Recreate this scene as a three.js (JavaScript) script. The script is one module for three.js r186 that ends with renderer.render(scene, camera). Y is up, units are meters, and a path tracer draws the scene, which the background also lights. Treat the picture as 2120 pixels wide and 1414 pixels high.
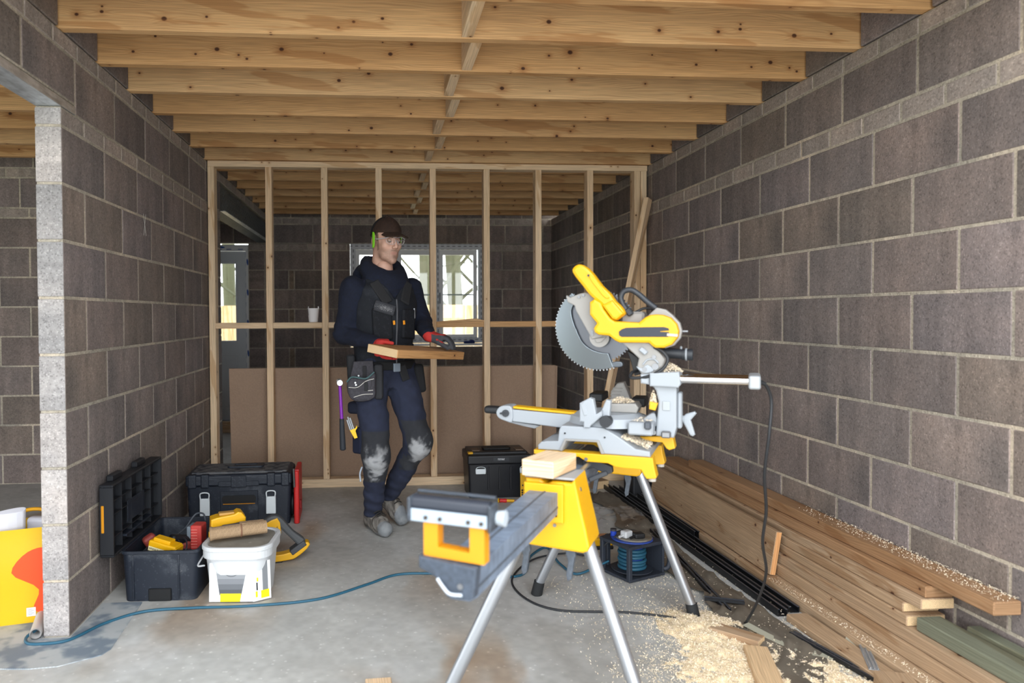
import * as THREE from 'three';
import { mergeGeometries, mergeVertices, toCreasedNormals } from 'three/addons/utils/BufferGeometryUtils.js';
import { RectAreaLightUniformsLib } from 'three/addons/lights/RectAreaLightUniformsLib.js';
import { RoundedBoxGeometry } from 'three/addons/geometries/RoundedBoxGeometry.js';

// ---------------------------------------------------------------- camera, sky, exposure
const scene = new THREE.Scene();
const renderer = new THREE.WebGLRenderer({ antialias: true });
renderer.toneMapping = THREE.LinearToneMapping;
renderer.toneMappingExposure = 0.84;
renderer.shadowMap.enabled = true;
const camera = new THREE.PerspectiveCamera(2 * Math.atan(707 / 1504.7) * 180 / Math.PI, 2120 / 1414, 0.05, 200);
camera.rotation.order = 'YXZ';
camera.position.set(0, 1.2759, 0);
camera.rotation.set(-0.0226, -0.0805, -0.005);
camera.setViewOffset(2120, 1414, 155.1, 21.4, 2120, 1414);
camera.focus = 3.9; camera.userData.fStop = 2.4;
scene.background = new THREE.Color(0.93, 0.97, 1.0);       // even overcast sky
scene.backgroundIntensity = 5.2;
scene.environmentIntensity = 5.2;
// added area lights: front opening, and an invented roof gap that lights the floor
RectAreaLightUniformsLib.init();
const added_daylight = (w, h, x, y, z, rx) => { const l = new THREE.RectAreaLight(new THREE.Color(0.93, 0.97, 1.0), 3.2, w, h); l.position.set(x, y, z); l.rotation.x = rx; l.name = 'added_daylight'; scene.add(l); };
added_daylight(3.2, 2.25, 0.42, 1.15, 0.52, 0);
added_daylight(3.2, 1.7, 0.41, 2.6, -0.4, -Math.PI / 2);

// ---------------------------------------------------------------- seeded noise
function rng(seed) { let a = seed >>> 0; return () => { a = (a + 0x6D2B79F5) >>> 0; let t = a; t = Math.imul(t ^ (t >>> 15), t | 1); t ^= t + Math.imul(t ^ (t >>> 7), t | 61); return ((t ^ (t >>> 14)) >>> 0) / 4294967296; }; }
const R0 = rng(12345);
const rr = (a, b) => a + (b - a) * R0();
function hash2(x, y, s) { let h = Math.imul(x, 374761393) + Math.imul(y, 668265263) + Math.imul(s, 2147483647 ^ 97); h = Math.imul(h ^ (h >>> 13), 1274126177); return ((h ^ (h >>> 16)) >>> 0) / 4294967296; }
function vnoise(x, y, px, py, s) {                         // tileable value noise, period px by py
  const xi = Math.floor(x), yi = Math.floor(y), fx = x - xi, fy = y - yi;
  const u = fx * fx * (3 - 2 * fx), v = fy * fy * (3 - 2 * fy), m = (a, n) => ((a % n) + n) % n;
  const a = hash2(m(xi, px), m(yi, py), s), b = hash2(m(xi + 1, px), m(yi, py), s), c = hash2(m(xi, px), m(yi + 1, py), s), d = hash2(m(xi + 1, px), m(yi + 1, py), s);
  return a + (b - a) * u + (c - a) * v + (a - b - c + d) * u * v;
}
function fbm(x, y, px, py, s, o = 4) { let t = 0, w = 0.5, n = 0; for (let i = 0; i < o; i++) { t += w * vnoise(x, y, px, py, s + i * 17); n += w; w *= 0.5; x *= 2; y *= 2; px *= 2; py *= 2; } return t / n; }
const clamp = (v, a = 0, b = 1) => Math.min(b, Math.max(a, v));
const sm = (a, b, v) => { const t = clamp((v - a) / (b - a)); return t * t * (3 - 2 * t); };
function dataTex(w, h, fn, srgb, wm, hm) {                 // fn(u, v) -> [r, g, b] in 0..1 (sRGB when srgb)
  const d = new Uint8Array(w * h * 4);
  for (let j = 0; j < h; j++) for (let i = 0; i < w; i++) {
    const c = fn((i + 0.5) / w, (j + 0.5) / h, i, j), k = (j * w + i) * 4;
    if (typeof c === 'number') { d[k] = d[k + 1] = d[k + 2] = clamp(c) * 255; } else { d[k] = clamp(c[0]) * 255; d[k + 1] = clamp(c[1]) * 255; d[k + 2] = clamp(c[2]) * 255; }
    d[k + 3] = 255;
  }
  const t = new THREE.DataTexture(d, w, h, THREE.RGBAFormat);
  t.wrapS = t.wrapT = THREE.RepeatWrapping; t.magFilter = THREE.LinearFilter; t.minFilter = THREE.LinearMipmapLinearFilter; t.generateMipmaps = true;
  if (srgb) t.colorSpace = THREE.SRGBColorSpace;
  t.repeat.set(1 / wm, 1 / hm); t.needsUpdate = true;
  return t;
}
const mix3 = (a, b, t) => [a[0] + (b[0] - a[0]) * t, a[1] + (b[1] - a[1]) * t, a[2] + (b[2] - a[2]) * t];

// ---------------------------------------------------------------- textures (uv in metres)
function woodTexture(seed, light, dark, nk, warm = 0) {
  const W = 1024, H = 256, LM = 2.6, HM = 0.34, r = rng(seed), knots = [];
  for (let i = 0; i < nk; i++) knots.push([r() * LM, r() * HM, 0.0035 + r() * r() * 0.009, r()]);
  return dataTex(W, H, (u, v) => {
    const x = u * LM, y = v * HM; let yy = y, kn = 0, halo = 0;
    for (const [kx, ky, kr, q] of knots) {
      let dx = x - kx, dy = y - ky; dx -= LM * Math.round(dx / LM); dy -= HM * Math.round(dy / HM);
      const d = Math.hypot(dx * 0.55, dy); yy += kr * 1.5 * Math.exp(-(d * d) / (kr * kr * 6)) * Math.sign(dy || 1);
      const e = Math.hypot(dx * 0.8, dy) / kr; kn = Math.max(kn, 1 - sm(0.55, 1.05, e)); halo = Math.max(halo, (q > 0.5 ? 0.5 : 0.25) * Math.exp(-e * e * 0.18));
    }
    const warp = fbm(x * 1.5 / LM * 4, yy / HM * 6, 6, 6, seed, 3) * 0.05;
    const g = (yy + warp) * 155 + 0.6 * fbm(u * 12, v * 8, 12, 8, seed + 5, 2);
    const ring = Math.pow(0.5 + 0.5 * Math.sin(g * 6.283 * 0.75), 2.2);
    const fine = fbm(u * 24, v * 128, 24, 128, seed + 9, 2) - 0.5, broad = fbm(u * 5, v * 3, 5, 3, seed + 21, 3) - 0.5;
    let c = mix3(light, dark, clamp(ring * 0.55 + broad * 0.9 + 0.1));
    c = c.map((q) => q * (1 + fine * 0.22));
    c = mix3(c, [dark[0] * 0.74, dark[1] * 0.6, dark[2] * 0.45], halo);
    c = mix3(c, [0.25, 0.13, 0.06], kn * 0.92);
    const m = sm(0.66, 0.72, fbm(u * 7 + v * 3, v * 4, 7, 4, seed + 33, 4));       // brown heart stain patches
    return mix3(c, [dark[0] * 0.82, dark[1] * 0.7, dark[2] * 0.55], m * 0.38 + warm);
  }, true, LM, HM);
}
const T = {};
T.joist = woodTexture(11, [0.83, 0.68, 0.495], [0.73, 0.56, 0.385], 26);
T.joist2 = woodTexture(29, [0.81, 0.65, 0.46], [0.71, 0.535, 0.35], 34);
T.stud = woodTexture(47, [0.9, 0.8, 0.67], [0.82, 0.7, 0.55], 18);
T.plank = woodTexture(63, [0.7, 0.6, 0.49], [0.59, 0.48, 0.37], 20);
T.orange = woodTexture(81, [0.64, 0.5, 0.37], [0.54, 0.4, 0.27], 10);
T.green = woodTexture(95, [0.46, 0.47, 0.4], [0.38, 0.395, 0.33], 14);
T.endgrain = dataTex(256, 256, (u, v) => { const x = u - 0.32, y = v - 0.2, d = Math.hypot(x, y) + 0.012 * fbm(u * 6, v * 6, 6, 6, 3, 3), k = Math.pow(0.5 + 0.5 * Math.sin(d * 150), 2), f = fbm(u * 60, v * 60, 60, 60, 8, 2) - 0.5; return mix3([0.87, 0.76, 0.6], [0.76, 0.62, 0.45], k * 0.75).map((q) => q * (1 + f * 0.2)); }, true, 0.12, 0.12);
function speckle(u, v, n, s, dens) { const x = u * n, y = v * n, xi = Math.floor(x), yi = Math.floor(y); let b = 0; for (let a = -1; a <= 1; a++) for (let c = -1; c <= 1; c++) { const gx = ((xi + a) % n + n) % n, gy = ((yi + c) % n + n) % n; if (hash2(gx, gy, s) > dens) continue; const px = xi + a + hash2(gx, gy, s + 1), py = yi + c + hash2(gx, gy, s + 2), d = Math.hypot(x - px, y - py), q = 0.25 + 0.5 * hash2(gx, gy, s + 3); b = Math.max(b, 1 - sm(q * 0.6, q, d)); } return b; }
T.block = dataTex(1024, 1024, (u, v) => {
  const f = fbm(u * 110, v * 110, 110, 110, 5, 2) - 0.5, b = fbm(u * 4, v * 4, 4, 4, 9, 4) - 0.5, st = fbm(u * 30, v * 2, 30, 2, 15, 3) - 0.5;
  const l = speckle(u, v, 230, 31, 0.12), dk = speckle(u, v, 200, 41, 0.2);
  let g = 0.74 + f * 0.12 + b * 0.3 + st * 0.14; g += l * 0.1 - dk * 0.1;
  const warm = b * 0.06;
  return [g * (1 + warm), g * (0.985 - warm * 0.1), g * (0.97 - warm)];
}, true, 1.25, 1.25);
T.blockBump = dataTex(512, 512, (u, v) => 0.5 + 0.5 * (fbm(u * 80, v * 80, 80, 80, 5, 3) - 0.5) - 0.4 * speckle(u, v, 130, 51, 0.2), false, 0.6, 0.6);
T.floor = dataTex(2048, 2048, (u, v) => {
  const x = u * 9, y = v * 9;
  const broad = fbm(u * 7, v * 7, 7, 7, 71, 5), swirl = fbm(u * 9 + broad * 0.9, v * 26 + broad * 1.6, 9, 26, 77, 4), fine = fbm(u * 300, v * 300, 300, 300, 79, 2) - 0.5, mid = fbm(u * 60, v * 60, 60, 60, 83, 3) - 0.5;
  let c = mix3([0.745, 0.75, 0.74], [0.66, 0.655, 0.64], sm(0.35, 0.65, broad));
  const brown = sm(0.5, 0.66, swirl) * sm(0.42, 0.6, fbm(u * 5, v * 5, 5, 5, 91, 3));
  c = mix3(c, [0.62, 0.54, 0.46], brown * 0.9);
  const pale = sm(0.55, 0.75, fbm(u * 16, v * 30, 16, 30, 97, 4));
  c = mix3(c, [0.8, 0.81, 0.815], pale * 0.5);
  const sp = speckle(u, v, 900, 101, 0.02);
  return c.map((q) => q * (1 + fine * 0.12 + mid * 0.1) + sp * 0.1);
}, true, 9, 9);
T.floorRough = dataTex(512, 512, (u, v) => 0.5 + 0.5 * (fbm(u * 9, v * 9, 9, 9, 71, 5)), false, 9, 9);
T.dusty = dataTex(512, 512, (u, v) => {                    // scuffed, dusty black plastic
  const d = fbm(u * 7, v * 7, 7, 7, 121, 5), f = fbm(u * 120, v * 120, 120, 120, 125, 2), s = speckle(u, v, 70, 127, 0.06);
  const k = sm(0.5, 0.78, d) * 0.32 * (0.5 + f) + s * 0.2 + 0.03 * f;
  return mix3([0.09, 0.12, 0.17], [0.47, 0.47, 0.47], clamp(k));
}, true, 0.5, 0.5);
T.dustyTop = dataTex(256, 256, (u, v) => { const d = fbm(u * 6, v * 6, 6, 6, 221, 5), f = fbm(u * 60, v * 60, 60, 60, 225, 2); return mix3([0.12, 0.14, 0.18], [0.52, 0.51, 0.5], clamp(sm(0.3, 0.62, d) * 0.75 * (0.6 + 0.6 * f))); }, true, 0.4, 0.4);
T.board = dataTex(512, 512, (u, v) => { const f = fbm(u * 128, v * 128, 128, 128, 131, 2) - 0.5, b = fbm(u * 4, v * 4, 4, 4, 135, 3) - 0.5; const g = 1 + f * 0.1 + b * 0.07; return [0.6 * g, 0.505 * g, 0.43 * g]; }, true, 0.8, 0.8);
T.steel = dataTex(512, 512, (u, v) => { const f = fbm(u * 8, v * 60, 8, 60, 141, 4) - 0.5, p = fbm(u * 18, v * 18, 18, 18, 145, 3) - 0.5; const g = 0.8 + f * 0.2 + p * 0.22; return [g * 0.97, g * 1.0, g * 1.03]; }, true, 0.5, 0.5);
T.cloth = dataTex(256, 256, (u, v, i, j) => { const w = ((i + j) % 4 < 2 ? 0.06 : -0.06), f = fbm(u * 12, v * 12, 12, 12, 151, 4) - 0.5, n = hash2(i, j, 5) - 0.5; return 0.8 + w + f * 0.35 + n * 0.1; }, true, 0.12, 0.12);
T.dust = dataTex(512, 512, (u, v) => { const a = fbm(u * 160, v * 160, 160, 160, 161, 2), b = fbm(u * 20, v * 20, 20, 20, 165, 3); return mix3([0.82, 0.74, 0.6], [0.95, 0.88, 0.75], clamp(a * 1.4 - 0.2)).map((q) => q * (0.88 + 0.2 * b)); }, true, 0.4, 0.4);

// ---------------------------------------------------------------- materials
const lin = (r, g, b) => new THREE.Color().setRGB(r, g, b);
function mat(color, roughness = 0.7, o = {}) { return new THREE.MeshStandardMaterial({ color: color instanceof THREE.Color ? color : new THREE.Color(color), roughness, metalness: 0, ...o }); }
const M = {
  mortar: mat(lin(0.86, 0.79, 0.66), 0.95, { map: T.block, bumpMap: T.blockBump, bumpScale: 0.002 }),
  brick: mat(lin(0.62, 0.55, 0.51), 0.95, { map: T.block, bumpMap: T.blockBump, bumpScale: 0.0015 }),
  floor: mat('#ffffff', 0.62, { map: T.floor }),
  steel: mat('#ffffff', 0.42, { map: T.steel, metalness: 0.75 }),
  darkSteel: mat(lin(0.16, 0.17, 0.18), 0.55, { map: T.steel, metalness: 0.4 }),
  board: mat('#ffffff', 0.9, { map: T.board }),
  upvc: mat('#e4e7ea', 0.4), tape: mat('#8f949c', 0.6),
  glass: new THREE.MeshPhysicalMaterial({ color: '#ffffff', roughness: 0.0, transmission: 1, thickness: 0, ior: 1.45 }),
  black: mat('#15171b', 0.5), blackRubber: mat('#1b1d20', 0.75), dusty: mat('#ffffff', 0.6, { map: T.dusty }),
  yellow: mat('#dca504', 0.42), yellowOrange: mat('#cf8a10', 0.45), yellowCap: mat('#f4c518', 0.5),
  cast: mat('#9fa4a9', 0.5, { metalness: 0.25 }), castLight: mat('#9aa0a7', 0.55, { metalness: 0.1 }),
  alu: mat('#aeb2b8', 0.38, { metalness: 0.85 }), chrome: mat('#d8d8da', 0.12, { metalness: 1 }), bolt: mat('#8a8c90', 0.4, { metalness: 0.8 }),
  dust: mat('#ffffff', 0.95, { map: T.dust }), white: mat('#c9cccf', 0.45), red: mat('#c5211f', 0.5),
  blueCord: mat('#255a72', 0.5), blackCord: mat('#24262a', 0.55), green: mat('#7cc21a', 0.5),
};
const blockMats = [[0.42, 0.35, 0.33], [0.39, 0.34, 0.33], [0.46, 0.39, 0.365], [0.385, 0.325, 0.29], [0.44, 0.38, 0.38], [0.36, 0.31, 0.3]].map((c) => mat(lin(...c), 0.95, { map: T.block, bumpMap: T.blockBump, bumpScale: 0.0018 }));
const blockPaleLit = mat(lin(0.74, 0.72, 0.73), 0.95, { map: T.block, bumpMap: T.blockBump, bumpScale: 0.003 });  // colour of cut block ends, with the direct light on them painted in
const joistMats = [[1, 1, 1, 'joist'], [0.97, 0.93, 0.88, 'joist2'], [1, 0.96, 0.9, 'joist'], [0.94, 0.9, 0.84, 'joist2']].map(([r, g, b, t]) => mat(lin(r, g, b), 0.68, { map: T[t] }));
const studMats = [[1, 1, 1], [0.97, 0.93, 0.9], [0.94, 0.92, 0.9]].map((c) => mat(lin(...c), 0.72, { map: T.stud }));
const plankMats = [[1, 0.99, 0.97], [0.95, 0.92, 0.88], [1, 1, 1]].map((c) => mat(lin(...c), 0.72, { map: T.plank }));
M.orangeWood = mat(lin(1, 1, 1), 0.65, { map: T.orange }); M.greenWood = mat(lin(1, 1, 1), 0.8, { map: T.green }); M.endWood = mat(lin(1, 1, 1), 0.8, { map: T.endgrain });

// ---------------------------------------------------------------- geometry helpers
const V = (x, y, z) => new THREE.Vector3(x, y, z);
function polyGeo(faces) {                                  // faces: [points (planar loop), u axis, v axis]; flat normals, uv in metres
  const p = [], n = [], t = [], id = [];
  for (const [pts, ua, va, ou = 0, ov = 0] of faces) {
    const a = pts[0], N = V().subVectors(pts[1], a).cross(V().subVectors(pts[2], a)).normalize(), b = p.length / 3;
    for (const q of pts) { p.push(q.x, q.y, q.z); n.push(N.x, N.y, N.z); t.push(q.dot(ua) + ou, q.dot(va) + ov); }
    for (let i = 1; i < pts.length - 1; i++) id.push(b, b + i, b + i + 1);
  }
  const g = new THREE.BufferGeometry(); g.setAttribute('position', new THREE.Float32BufferAttribute(p, 3)); g.setAttribute('normal', new THREE.Float32BufferAttribute(n, 3)); g.setAttribute('uv', new THREE.Float32BufferAttribute(t, 2)); g.setIndex(id);
  return g;
}
// box with chamfered edges; grain (u) along the longest side; ou, ov shift the pattern
function cbox(w, h, d, c = 0.003, ou = 0, ov = 0) {
  c = Math.min(c, w * 0.45, h * 0.45, d * 0.45);
  const S = [w / 2, h / 2, d / 2], ax = [V(1, 0, 0), V(0, 1, 0), V(0, 0, 1)], L = S.indexOf(Math.max(...S)), F = [];
  const P = (f, s, i, si, j, sj) => { const q = [0, 0, 0]; q[f] = s * S[f]; q[i] = si * (S[i] - c); q[j] = sj * (S[j] - c); return V(...q); };
  const add = (pts, out, k) => { const N = V().subVectors(pts[1], pts[0]).cross(V().subVectors(pts[2], pts[0])); if (N.dot(out) < 0) pts.reverse(); let ua = ax[L], va; const f = k; if (f === L) { ua = ax[(L + 1) % 3]; va = ax[(L + 2) % 3]; } else va = ax[3 - L - f]; F.push([pts, ua, va, ou, ov + f * 0.11]); };
  for (let f = 0; f < 3; f++) { const i = (f + 1) % 3, j = (f + 2) % 3; for (const s of [-1, 1]) add([P(f, s, i, -1, j, -1), P(f, s, i, 1, j, -1), P(f, s, i, 1, j, 1), P(f, s, i, -1, j, 1)], ax[f].clone().multiplyScalar(s), f); }
  for (let f = 0; f < 3; f++) { const g = (f + 1) % 3, k = 3 - f - g; for (const s of [-1, 1]) for (const t of [-1, 1]) add([P(f, s, g, t, k, -1), P(f, s, g, t, k, 1), P(g, t, f, s, k, 1), P(g, t, f, s, k, -1)], ax[f].clone().multiplyScalar(s).addScaledVector(ax[g], t), f); }
  for (const s of [-1, 1]) for (const t of [-1, 1]) for (const r of [-1, 1]) add([P(0, s, 1, t, 2, r), P(1, t, 0, s, 2, r), P(2, r, 0, s, 1, t)], V(s, t, r), 0);
  return polyGeo(F);
}
const tr = (g, x = 0, y = 0, z = 0) => g.translate(x, y, z);
const rot = (g, x = 0, y = 0, z = 0) => { if (x) g.rotateX(x); if (y) g.rotateY(y); if (z) g.rotateZ(z); return g; };
const boxAt = (w, h, d, x, y, z, c = 0.003, ou = 0, ov = 0) => tr(cbox(w, h, d, c, ou, ov), x, y, z);
const rbox = (w, h, d, r, x = 0, y = 0, z = 0, seg = 3) => tr(new RoundedBoxGeometry(w, h, d, seg, Math.min(r, w * 0.49, h * 0.49, d * 0.49)), x, y, z);
function norm(g) { g = g.index ? g.toNonIndexed() : g; for (const k of Object.keys(g.attributes)) if (!['position', 'normal', 'uv'].includes(k)) g.deleteAttribute(k); if (!g.attributes.uv) g.setAttribute('uv', new THREE.Float32BufferAttribute(new Float32Array(g.attributes.position.count * 2), 2)); return g; }
const merge = (a) => mergeGeometries(a.map(norm));
function cyl(r1, r2, h, seg = 24, x = 0, y = 0, z = 0, open = false) { return tr(new THREE.CylinderGeometry(r1, r2, h, seg, 1, open), x, y, z); }
function cylBetween(a, b, r1, r2 = r1, seg = 20) {         // a, b arrays; r1 at a, r2 at b
  const A = V(...a), B = V(...b), D = V().subVectors(B, A), L = D.length(), g = new THREE.CylinderGeometry(r2, r1, L, seg);
  g.applyQuaternion(new THREE.Quaternion().setFromUnitVectors(V(0, 1, 0), D.normalize())); g.translate((A.x + B.x) / 2, (A.y + B.y) / 2, (A.z + B.z) / 2); return g;
}
function barBetween(a, b, w, h, c = 0.003, roll = 0) {      // box section w (sideways) by h (up) along a-b
  const A = V(...a), B = V(...b), D = V().subVectors(B, A), L = D.length(), g = cbox(L, h, w, c, (a[0] * 3.1 + a[2] * 1.7) % 2, (a[1] * 1.3 + a[2]) % 0.3); if (roll) g.rotateX(roll);
  const X = D.clone().normalize(), Z = V().crossVectors(X, V(0, 1, 0)); if (Z.lengthSq() < 1e-6) Z.set(0, 0, 1); Z.normalize(); const Y = V().crossVectors(Z, X);
  g.applyMatrix4(new THREE.Matrix4().makeBasis(X, Y, Z)); g.translate((A.x + B.x) / 2, (A.y + B.y) / 2, (A.z + B.z) / 2); return g;
}
function tube(pts, r, n = 0, seg = 8, closed = false) { const c = new THREE.CatmullRomCurve3(pts.map((p) => V(...p)), closed, 'centripetal'); return new THREE.TubeGeometry(c, n || pts.length * 6, r, seg, closed); }
function shape(pts) { const s = new THREE.Shape(); pts.forEach(([x, y], i) => (i ? s.lineTo(x, y) : s.moveTo(x, y))); s.closePath(); return s; }
function smoothPts(pts, n = 4) { const c = new THREE.CatmullRomCurve3(pts.map(([x, y]) => V(x, y, 0)), true, 'centripetal'); return c.getPoints(pts.length * n).slice(0, -1).map((p) => [p.x, p.y]); }
function extr(pts, depth, bevel = 0, holes = [], seg = 2) { // outline in x, y; extruded along z, centred
  const s = shape(pts); for (const h of holes) s.holes.push(new THREE.Path(h.map(([x, y]) => new THREE.Vector2(x, y))));
  const g = new THREE.ExtrudeGeometry(s, { depth: depth - 2 * bevel, bevelEnabled: bevel > 0, bevelThickness: bevel, bevelSize: bevel, bevelOffset: -bevel, bevelSegments: seg, curveSegments: 8 });
  return g.translate(0, 0, -(depth - 2 * bevel) / 2);
}
const circle = (r, n = 32, x = 0, y = 0, a0 = 0, a1 = Math.PI * 2) => { const p = [], full = Math.abs(a1 - a0 - Math.PI * 2) < 1e-6; for (let i = 0; i < n + (full ? 0 : 1); i++) { const a = a0 + (a1 - a0) * i / n; p.push([x + r * Math.cos(a), y + r * Math.sin(a)]); } return p; };
const lathe = (pts, seg = 32) => new THREE.LatheGeometry(pts.map(([x, y]) => new THREE.Vector2(x, y)), seg);
const rrect = (w, h, r, x = 0, y = 0, n = 5) => { const p = []; for (const [sx, sy, a] of [[1, 1, 0], [-1, 1, 1], [-1, -1, 2], [1, -1, 3]]) for (let i = 0; i <= n; i++) { const t = (a + i / n) * Math.PI / 2; p.push([x + sx * (w / 2 - r) + r * Math.cos(t), y + sy * (h / 2 - r) + r * Math.sin(t)]); } return p; };

// ---------------------------------------------------------------- scene graph helpers
const taken = {};
function numbered(n) { taken[n] = (taken[n] ?? -1) + 1; return taken[n] ? n + '_' + String(taken[n]).padStart(3, '0') : n; }
function shade(m) { m.castShadow = m.receiveShadow = true; return m; }
function part(parent, name, geo, m, label) { const o = shade(new THREE.Mesh(Array.isArray(geo) ? merge(geo) : geo, m)); o.name = name; if (label) o.userData.label = label; parent.add(o); return o; }
function tag(o, label, category, group) { o.userData.label = label; o.userData.category = category; if (group) o.userData.group = group; return o; }
function thing(name, label, category, pos = [0, 0, 0], ry = 0, group) { const o = new THREE.Group(); o.name = numbered(name); o.position.set(...pos); o.rotation.y = ry; scene.add(o); return tag(o, label, category, group); }
function one(name, geo, m, label, category, group) { const o = shade(new THREE.Mesh(Array.isArray(geo) ? merge(geo) : geo, m)); o.name = numbered(name); scene.add(o); return tag(o, label, category, group); }
function struct(name, geo, m, label, category) { const o = geo ? shade(new THREE.Mesh(Array.isArray(geo) ? merge(geo) : geo, m)) : new THREE.Group(); o.name = name; o.userData.kind = 'structure'; if (label) tag(o, label, category); scene.add(o); return o; }

// ================================================================ THE SETTING
const FZ = 0.5, XL = -1.234, XR = 2.052, ZB = -8.52;
struct('floor', [tr(cbox(7.4, 0.15, 9.5, 0.002), -1.4, -0.075, -3.9)], M.floor, 'dusty grey concrete slab floor with brown stains', 'floor');

// --- block walls: every block and brick a mesh of its own, mortar core set back 2.5 mm
const blockGeo = {};
function unitGeo(w, h, d, v) { const k = [w.toFixed(3), h.toFixed(3), d.toFixed(3), v].join(); return blockGeo[k] ??= cbox(w, h, d, 0.0035, v * 0.37, v * 0.23); }
// along: 'x' or 'z'; face: coordinate of the wall's middle plane; courses: [y0, y1, units(n) -> [[s0, s1, kind]]]
function blockWall(name, label, along, mid, thick, core, courses) {
  const w = struct(name, null, null, label, 'wall');
  const flat = core.map(([s0, s1, y0, y1]) => (along === 'x' ? boxAt(s1 - s0, y1 - y0, thick - 0.005, (s0 + s1) / 2, (y0 + y1) / 2, mid, 0.001) : boxAt(thick - 0.005, y1 - y0, s1 - s0, mid, (y0 + y1) / 2, (s0 + s1) / 2, 0.001)));
  part(w, 'mortar', flat, M.mortar, 'pale sandy mortar');
  let n = 0;
  for (const [y0, y1, units] of courses) for (const [s0, s1, kind, m] of units) {
    const L = Math.abs(s1 - s0) - 0.011, h = y1 - y0 - 0.011; if (L < 0.02 || h < 0.02) continue;
    const v = Math.floor(hash2(n, Math.round(y0 * 100), 7) * 3), g = along === 'x' ? unitGeo(L, h, thick, v) : unitGeo(thick, h, L, v);
    const pick = m ?? (kind === 'brick' ? M.brick : blockMats[Math.floor(hash2(n, Math.round(y0 * 77), 3) * blockMats.length)]);
    const o = part(w, kind, g, pick); const s = (s0 + s1) / 2 ; const jit = (hash2(n, 5, 11) - 0.5) * 0.0016;
    if (along === 'x') o.position.set(s, (y0 + y1) / 2, mid + jit); else o.position.set(mid + jit, (y0 + y1) / 2, s);
    n++;
  }
  return w;
}
// units of length L between a and b, one joint at ph; gaps: list of [g0, g1] left open
function run(a, b, L, ph, kind = 'block', gaps = []) {
  const out = [], k0 = Math.floor((a - ph) / L) - 1;
  for (let k = k0; ph + k * L < b; k++) {
    let parts = [[Math.max(a, ph + k * L), Math.min(b, ph + (k + 1) * L)]];
    for (const [g0, g1] of gaps) parts = parts.flatMap(([p, q]) => (q <= g0 || p >= g1 ? [[p, q]] : [[p, Math.min(q, g0)], [Math.max(p, g1), q]].filter(([x, y]) => y - x > 0.03)));
    for (const [p, q] of parts) if (q - p > 0.03) out.push([p, q, kind]);
  }
  return out;
}
const joistZ = []; for (let k = -9; k <= 15; k++) joistZ.push(-2.575 - 0.3995 * (k));     // front faces
const joistGaps = joistZ.map((z) => [z - 0.053, z + 0.006]);
const infill = (a, b) => { const out = []; for (let i = 0; i < joistZ.length - 1; i++) { const p = joistZ[i + 1] + 0.006, q = joistZ[i] - 0.053; if (p >= a && q <= b) out.push([p, q, 'block']); } return out; };
{ // right wall
  const c = []; const a = ZB, b = FZ;
  for (let n = 0; n < 9; n++) c.push([n * 0.225, (n + 1) * 0.225, run(a, b, 0.45, -2.2 + (n % 2 ? 0 : 0.225))]);
  c.push([2.025, 2.108, run(a, b, 0.225, -2.27, 'brick')], [2.108, 2.328, run(a, b, 0.45, -2.183)], [2.328, 2.402, run(a, b, 0.225, -2.4, 'brick')], [2.402, 2.6, infill(a, b)]);
  blockWall('wall_right', 'long grey brown concrete block wall running along the timber pile', 'z', XR + 0.05, 0.1, [[a, b, 0, 2.4]], c);
}
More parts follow.
